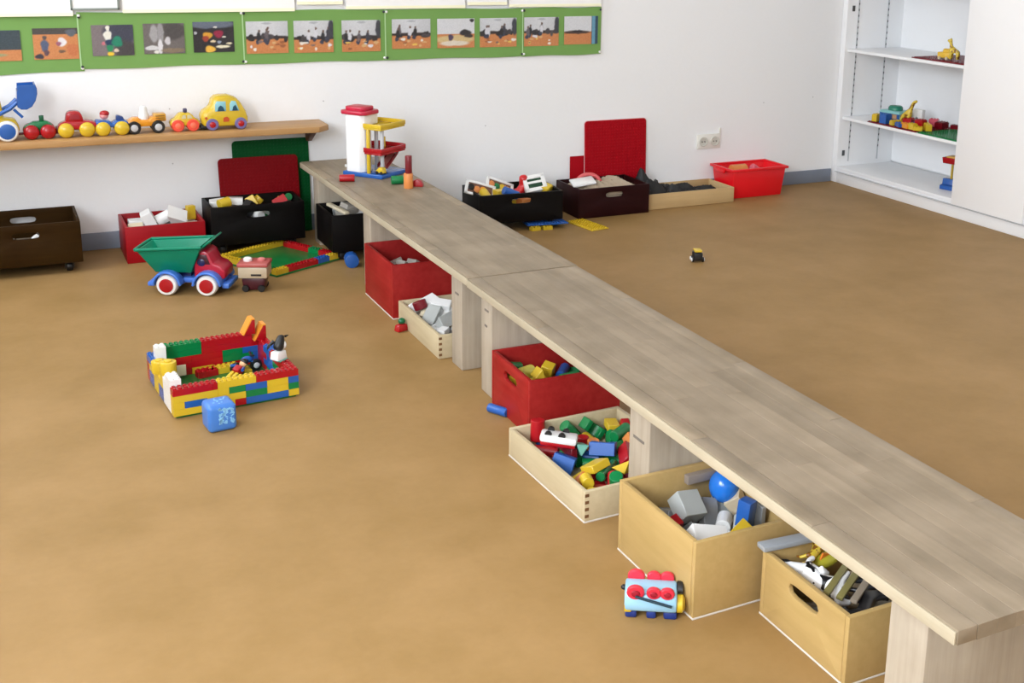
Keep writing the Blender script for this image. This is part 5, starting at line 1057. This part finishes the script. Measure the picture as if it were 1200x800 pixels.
for box, data in PILES.items():
    ph, lm, lp, grp = INFO[box]
    its = []
    for it in data.split():
        f = it.split(',')
        k, c = f[0], f[1]
        n_ = [int(x) for x in f[2:]]
        its.append((k, c, tuple(x / 1e4 for x in n_[:3]), tuple(x / 1e4 for x in n_[3:6]), tuple(x / 1e3 for x in n_[6:9])))
    if box == 'tray2':
        lp = [i for i in its if i[1] == 'CAR'][0][3][:2]
    its.sort(key=lambda i: math.hypot(i[3][0] - lp[0], i[3][1] - lp[1]))
    cnt, tot = {}, {}
    for k, c, d, l, r_ in its: tot[(k, c)] = tot.get((k, c), 0) + 1
    for k, c, d, l, r_ in its:
        if c.isupper():
            special(c, l, r_); continue
        key = (k, d, c)
        if key not in SM: SM[key] = block(KN[k], d).mesh(NM[k], P(c), .0015, 1)
        o = bpy.data.objects.new(NM[k], SM[key]); COL.objects.link(o); o.location = l; o.rotation_euler = r_
        n_ = cnt[(k, c)] = cnt.get((k, c), 0) + 1
        col_ = CN.get(c, c)
        if tot[(k, c)] == 1: lab = 'only %s %s %s' % (col_, SH[k], ph)
        else: lab = '%s %s %s, %s from %s' % (col_, SH[k], ph, ORD[n_ - 1], lm)
        tag(o, lab, 'block', grp)

# ---------------------------------------------------------------- single things on and in the crates
o = obj('plastic_bar', G().box((0, 0, 0), (.15, .03, .011)), mat('grey_plastic_bar', (150, 154, 158), .35), None, (.172, .632, .1545), (0, 0, R(-4)), .002)
tag(o, 'grey plastic bar lying on the far rim of the animal crate', 'toy')
o = obj('plastic_ball', G().sph((0, 0, 0), (.036, .036, .040), 24, 14), mat('ball_blue', (40, 120, 216), .2), None, (.214, .948, .128)); tag(o, 'glossy blue ball in the deep golden crate under the bench edge', 'ball')
o = obj('grey_plank', G().box((0, 0, 0), (.10, .018, .022)), mat('dull_grey_wood', (140, 128, 118), .6), None, (.175, .978, .150), (0, 0, R(3)), .002); tag(o, 'dull grey stick against the far inner wall of deep golden crate', 'block')
# white plank across the corner of the black crate
o = obj('wooden_stick', G().box((0, 0, 0), (.022, .17, .012)), P('cream'), None, (.052, 3.70, .2135), (R(3), 0, R(12)), .002); tag(o, 'long pale slat laid across the black crate under the bench end', 'block')
o = obj('wooden_block', G().box((0, 0, 0), (.07, .05, .045)), P('greywood'), None, (.115, 3.75, .196), (R(10), R(15), R(25)), .002); tag(o, 'grey wooden block on top beside the pale slat in black crate', 'block')
o = obj('wooden_block', G().box((0, 0, 0), (.05, .045, .05)), P('white'), None, (.172, 3.775, .205), (R(20), R(35), R(30)), .002); tag(o, 'whitish tilted cube beside the bench edge in the black crate', 'block')
tag(obj('plastic_brick', block('brick', (.032, .032, .064)), P('blue'), None, (.190, .822, .124), (R(4), R(3), R(24)), .0015), 'blue brick standing upright among clear pieces in deep golden crate', 'block')
for code_ in ('WINDOWTOY', 'BOOT'): special(code_, (0, 0, 0), (0, 0, 0))
# toy animals lying on top in the golden crate
for code_, loc_, rot_ in (('ELEPHANT', (.278, .505, .106), (R(80), R(6), R(50))), ('FISH', (.228, .585, .120), (R(10), R(-8), R(8))), ('GIRAFFE', (.212, .610, .130), (R(70), R(-12), R(35))),
                          ('COW', (.176, .528, .118), (R(95), R(5), R(-62))), ('CALF', (.150, .575, .125), (R(60), R(10), R(-25))), ('HORSE', (.188, .425, .112), (R(85), R(-6), R(42)))):
    special(code_, loc_, rot_)
for k, (x, y, c) in enumerate(((.205, .478, 'olive'), (.222, .456, 'greybrown'), (.190, .500, 'olive'))):
    tag(obj('plastic_strip', G().box((0, 0, 0), (.125, .014, .009)), P(c), None, (x, y, .134 + .001 * k), (R(8), R(-6), R(30)), .002), ('olive strip lying across the animal crate, middle of three', 'grey-brown strip lying across the animal crate beside the black horse', 'olive strip lying across the animal crate beside the white cow')[k], 'toy')
# crate at the picture edge
t = thing('toy_figure', 'small black and white toy in the dark brown crate at the edge', 'toy', (-1.10, 3.97, .115), R(30))
obj('body', G().sph((0, 0, .02), (.045, .02, .02)), PL('white'), t); obj('head', G().sph((.035, 0, .048), .018), PL('white'), t); obj('saddle', G().sph((-.005, 0, .028), (.018, .021, .016)), M_BLACK, t)
for k in range(5):
    o = obj('wooden_block', G().box((0, 0, 0), (.12, .07, .055)), P('greybrown'), None, (-1.305 + .073 * k, 4.015 + .01 * (k % 2), .087), (0, 0, R(88 + 1.5 * (k % 2))), .002); tag(o, 'grey-brown block in the dark brown crate, %s from its free end' % ORD[4 - k], 'block', 'blocks in the dark brown crate')
# white framed picture panels in the long black crate
def panel(label, loc, rot, cols):
    t = thing('picture_toy', label, 'toy', loc, rot=rot)
    g = G()
    for x in (-.068, .068): g.box((x, 0, 0), (.014, .012, .07))
    for z in (-.029, .029): g.box((0, 0, z), (.15, .012, .012))
    obj('panel_frame', g, PL('white'), t, bevel=.002); obj('panel_back', G().box((0, .002, 0), (.124, .006, .048)), P('brown'), t)
    for k, c in enumerate(cols): obj('panel_piece', G().sph((-.045 + .03 * k, -.002, .002 * (-1) ** k), (.017, .006, .016)), P(c), t)
panel('white framed toy panel with orange animals at the bench side of black crate', (.800, 3.93, .190), (R(-25), R(18), R(-8)), ['black', 'orange', 'amber', 'brown'])
panel('white framed toy panel with green and yellow pieces in long black crate', (.930, 4.00, .180), (R(-30), R(22), R(0)), ['orange', 'green', 'yellow', 'yellow'])
t = thing('toy_snake', 'orange toy tiger tail lying along the front rim of black crate', 'toy', (.93, 3.845, .160), R(0))
skin_mesh('body', [(-.07, 0, 0), (-.03, .006, .008), (.02, 0, .004), (.07, .004, .01)], [(0, 1), (1, 2), (2, 3)], [.009, .014, .014, .007], patched('tiger_hide', (222, 140, 50), (40, 26, 18), 45, .55), t)
tag(obj('wooden_block', G().box((0, 0, 0), (.05, .04, .03)), P('yellow'), None, (1.135, 3.90, .176), (R(15), R(-20), R(30)), .002), 'yellow block by the near corner of the long black crate', 'block')
# cloths and rags
def rag(name, label, cat, x0, x1, y0, y1, z, amp, m, seed, nx=36, ny=22):
    rnd = random.Random(seed); ws = [(rnd.uniform(20, 90), rnd.uniform(20, 90), rnd.uniform(0, 6), rnd.uniform(.3, 1)) for _ in range(8)]
    v, f = [], []
    for lay in (0, 1):
        for j in range(ny):
            for i in range(nx):
                x, y = x0 + (x1 - x0) * i / (nx - 1), y0 + (y1 - y0) * j / (ny - 1)
                u = min(i, nx - 1 - i) / (nx / 2) * 2; w_ = min(j, ny - 1 - j) / (ny / 2) * 2
                e = min(1, u, w_)
                hgt = sum(k * math.sin(a * x + b * y + p) for a, b, p, k in ws) / 4
                hgt = abs(hgt)
                v.append((x + rnd.uniform(-.002, .002), y + rnd.uniform(-.002, .002), (z + amp * (.25 + hgt) * (.3 + .7 * e)) if lay == 0 else z - .01))
    n = nx * ny
    for j in range(ny - 1):
        for i in range(nx - 1):
            a = j * nx + i; f += [(a, a + 1, a + nx + 1, a + nx), (n + a, n + a + nx, n + a + nx + 1, n + a + 1)]
    edge = [i for i in range(nx)] + [j * nx + nx - 1 for j in range(1, ny)] + [(ny - 1) * nx + i for i in range(nx - 2, -1, -1)] + [j * nx for j in range(ny - 2, 0, -1)]
    for k in range(len(edge)):
        a, b = edge[k], edge[(k + 1) % len(edge)]; f.append((b, a, n + a, n + b))
    return tag(obj(name, G().add(v, f), m), label, cat)
M_RAG = mat('black_rag', (14, 14, 15), .6, .2, 60, .3); M_BEI = mat('beige_cloth', (168, 152, 130), .85, .1, 40, .3)
rag('beige_cloth', 'crumpled beige cloth heaped in the maroon crate', 'cloth', 1.345, 1.70, 3.935, 4.155, .115, .06, M_BEI, 3)
o = obj('cloth_filling', G().box((1.522, 4.047, .06), (.35, .22, .085)), M_BEI, None, bevel=.01); tag(o, 'lower fold of beige cloth deep inside the maroon crate', 'cloth')
rag('black_rag', 'crumpled black rag spread in the low tan tray', 'cloth', 1.87, 2.10, 3.972, 4.19, .045, .085, M_RAG, 9)
rag('black_rag', 'flatter black rag at the red bin end of the tan tray', 'cloth', 2.08, 2.25, 3.975, 4.19, .03, .05, M_RAG, 12, 20, 20)
rag('black_rag', 'bunched black cloth sticking up between maroon crate and tan tray', 'cloth', 1.745, 1.865, 3.985, 4.19, .04, .17, M_RAG, 21, 22, 26)
t = thing('white_tray_lid', 'white plastic lid lying on the beige cloth in the maroon crate', 'toy', (1.388, 4.01, .168), rot=(R(10), R(-8), R(-12)))
obj('lid', G().box((0, 0, 0), (.12, .09, .012)), PL('white'), t, bevel=.004); obj('lid_rim', G().box((0, 0, .007), (.10, .07, .004)), PL('white'), t, bevel=.0015)
o = obj('toy_arch', G().tube([(.062 * math.cos(a), 0, .05 * math.sin(a)) for a in [PI * k / 14 for k in range(15)]], .011), mat('salmon_plastic', (214, 96, 98), .35), None, (1.46, 4.085, .135), (R(-10), 0, R(-16))); tag(o, 'pinkish red plastic arch standing in the beige cloth pile', 'toy')

# ---------------------------------------------------------------- toys in the cupboard
SG = 'bricks on the cupboard shelf'
Z1, Z2, Z3 = .774, .385, .095
def cplate(label, x0, x1, y0, y1, z, c):
    t = thing('building_plate', label, 'board', ((x0 + x1) / 2, (y0 + y1) / 2, z), 0)
    obj('plate', G().box((0, 0, .003), (x1 - x0, y1 - y0, .006)), PB(c), t, bevel=.001)
    g = G()
    for i in range(int((x1 - x0) / .016)):
        for j in range(int((y1 - y0) / .016)): g.cyl(((i + .5) * .016 - (x1 - x0) / 2, (j + .5) * .016 - (y1 - y0) / 2, .0078), .0048, .0038, n=6)
    o = obj('studs', g, PB(c), t); o['kind'] = 'stuff'
cplate('dark red plate on the upper cupboard shelf under the yellow giraffe', 3.16, 3.49, 3.28, 3.66, Z1, 'dred')
cplate('dark red plate on the lower cupboard shelf under heaped bricks', 3.15, 3.45, 3.575, 3.96, Z2, 'dred')
cplate('green plate on the lower cupboard shelf beside the sliding door', 3.15, 3.49, 3.17, 3.555, Z2, 'green')
M_GIY = mat('giraffe_yellow', (224, 194, 60), .35)
t = thing('toy_giraffe', 'yellow toy giraffe standing on the upper cupboard shelf', 'toy animal', (3.205, 3.395, Z1 + .010), 0, rot=(0, 0, R(115)))
gz = .0555
skin_mesh('body', [(-.018, 0, .050), (0, 0, .052), (.018, 0, .056), (.022, 0, .080), (.026, 0, .102), (.044, 0, .100), (-.026, 0, .036),
    (-.018, -.009, .03), (-.018, -.009, .005), (-.018, .009, .03), (-.018, .009, .005), (.018, -.009, .03), (.018, -.009, .005), (.018, .009, .03), (.018, .009, .005), (.024, -.006, .113), (.024, .006, .113)],
    [(0, 1), (1, 2), (2, 3), (3, 4), (4, 5), (0, 6), (0, 7), (7, 8), (0, 9), (9, 10), (2, 11), (11, 12), (2, 13), (13, 14), (4, 15), (4, 16)],
    [.013, .014, .014, .008, .009, .005, .003, .007, .006, .007, .006, .007, .006, .007, .006, .002, .002], M_GIR, t)
t = thing('toy_car', 'small yellow toy lorry beside the giraffe on the upper shelf', 'toy', (3.20, 3.455, Z1 + .010), R(100))
obj('body', G().box((0, 0, .024), (.075, .04, .03)), mat('ochre_yellow', (220, 178, 56), .3), t, bevel=.006); obj('tank', G().cyl((-.014, 0, .042), .016, .044, 'X'), mat('ochre_yellow', (220, 178, 56), .3), t, bevel=.003)
wheels(t, (-.022, .022), .019, .009, .008, PL('cream'), None)
# lower shelf heap: every brick a thing
zb = Z2 + .006
heap = [  # label, colour, l, w, h, x, y, layer, rz
    ('yellow brick at the wall end of the cupboard shelf heap', 'yellow', .048, .032, .038, 3.178, 3.918, 0, .3),
    ('blue cube-like brick in front of the teal roofed toy house', 'blue', .048, .048, .05, 3.175, 3.84, 0, .1),
    ('yellow brick between blue cube and red brick on shelf heap', 'yellow', .064, .032, .024, 3.185, 3.765, 0, -.2),
    ('dark blue flat brick at the front edge of the shelf heap', 'blue', .064, .032, .0192, 3.166, 3.715, 0, 1.2),
    ('orange-yellow brick at the front of the shelf heap', 'amber', .064, .032, .024, 3.168, 3.665, 0, 1.4),
    ('red double brick in the middle of the cupboard shelf heap', 'red', .064, .048, .044, 3.215, 3.70, 0, .5),
    ('bright yellow brick in front of the red double brick', 'yellow', .048, .032, .030, 3.170, 3.617, 0, 1.5),
    ('red brick leaning beside the yellow bricks near the green plate', 'red', .048, .048, .048, 3.225, 3.617, 0, .2),
    ('small navy brick behind the red brick on the shelf heap', 'blue', .032, .032, .03, 3.25, 3.668, 0, .4),
    ('olive-yellow long brick lying at the edge of green plate', 'yellow', .032, .096, .034, 3.23, 3.575, 0, -.5),
    ('short yellow brick lowest beside the green plate', 'yellow', .032, .048, .0192, 3.172, 3.575, 0, .6),
    ('dark red brick at the back of the heap by the door', 'dred', .064, .048, .030, 3.36, 3.60, 0, .2),
    ('pinkish brick at the back edge of the shelf heap', 'pink', .048, .048, .038, 3.36, 3.66, 0, .6),
    ('dark red long brick behind the green plate', 'dred', .032, .096, .0192, 3.41, 3.52, 0, .1),
    ('grey small brick farthest along behind the green plate', 'grey', .032, .048, .0192, 3.44, 3.44, 0, .2)]
for lab, c, l, w_, h_, x, y, lay, rz in heap:
    tag(brick(None, (x, y, zb + .0045), l, w_, h_, c, rz), lab, 'block', SG)
t = thing('toy_house', 'toy house of blue bricks with teal rounded roof on the cupboard shelf', 'toy', (3.26, 3.86, zb), R(10))
obj('house_wall', G().box((0, 0, .030), (.11, .13, .056)), PB('blue'), t, bevel=.001)
obj('front_panel', G().box((-.057, -.01, .042), (.006, .09, .024)), mat('tan_panel', (190, 150, 110), .4), t)
obj('side_panel', G().box((-.0, -.067, .040), (.09, .005, .034)), mat('pale_teal_plastic', (130, 190, 190), .3), t)
obj('roof_slab', G().box((0, -.005, .064), (.125, .15, .014), top=(.85, .85)), mat('pale_teal_plastic', (130, 190, 190), .3), t, bevel=.003)
obj('roof_dome', G().lathe([(.040, 0), (.040, .014), (.032, .024), (.001, .027)], (0, 0, .071), n=20), mat('dome_green', (22, 120, 96), .35), t)
t = thing('toy_giraffe', 'yellow toy giraffe looking up from the lower shelf brick heap', 'toy animal', (3.235, 3.745, zb + .003), 0, rot=(0, R(0), R(-75)))
t.scale = (1.2, 1.2, 1.22)
skin_mesh('body', [(-.016, 0, .052), (0, 0, .054), (.016, 0, .058), (.024, 0, .082), (.034, 0, .106), (.052, 0, .116), (-.022, 0, .04),
    (-.016, -.009, .03), (-.016, -.009, .006), (-.016, .009, .03), (-.016, .009, .006), (.016, -.009, .03), (.016, -.009, .006), (.016, .009, .03), (.016, .009, .006)],
    [(0, 1), (1, 2), (2, 3), (3, 4), (4, 5), (0, 6), (0, 7), (7, 8), (0, 9), (9, 10), (2, 11), (11, 12), (2, 13), (13, 14)],
    [.013, .014, .014, .009, .009, .006, .003, .008, .007, .008, .007, .008, .007, .008, .007], M_GIR, t)
t = thing('toy_door', 'white toy wall piece with dark doorway behind the brick heap', 'toy', (3.30, 3.72, zb), R(-78))
g = G().prism([(-.032, 0), (-.014, 0), (-.014, .035), (-.008, .05), (.004, .05), (.010, .035), (.010, 0), (.032, 0), (.032, .092), (-.032, .092)], 'Y', -.014, .014)
obj('wall_piece', g, PL('white'), t, bevel=.001); obj('dark_doorway', G().box((-.002, .006, .024), (.024, .006, .048)), M_BLACK, t)
t = thing('toy_stand', 'blue footed toy signpost with red top on the cupboard floor', 'toy', (3.30, 3.43, Z3), R(15))
obj('foot', G().prism([(-.045, 0), (.045, 0), (.045, .022), (.022, .026), (.018, .055), (-.018, .055), (-.022, .026), (-.045, .022)], 'Y', -.04, .04), PB('blue'), t, bevel=.002)
obj('post', G().cyl((0, 0, .098), .0065, .09, n=14), mat('olive_yellow', (190, 160, 50), .35), t)
obj('top_box', G().box((0, 0, .155), (.07, .08, .032), top=(1.1, 1.1)), PB('red'), t, bevel=.003); obj('top_lid', G().box((0, -.006, .174), (.06, .062, .008)), mat('orange_yellow', (226, 176, 84), .3), t, bevel=.002)
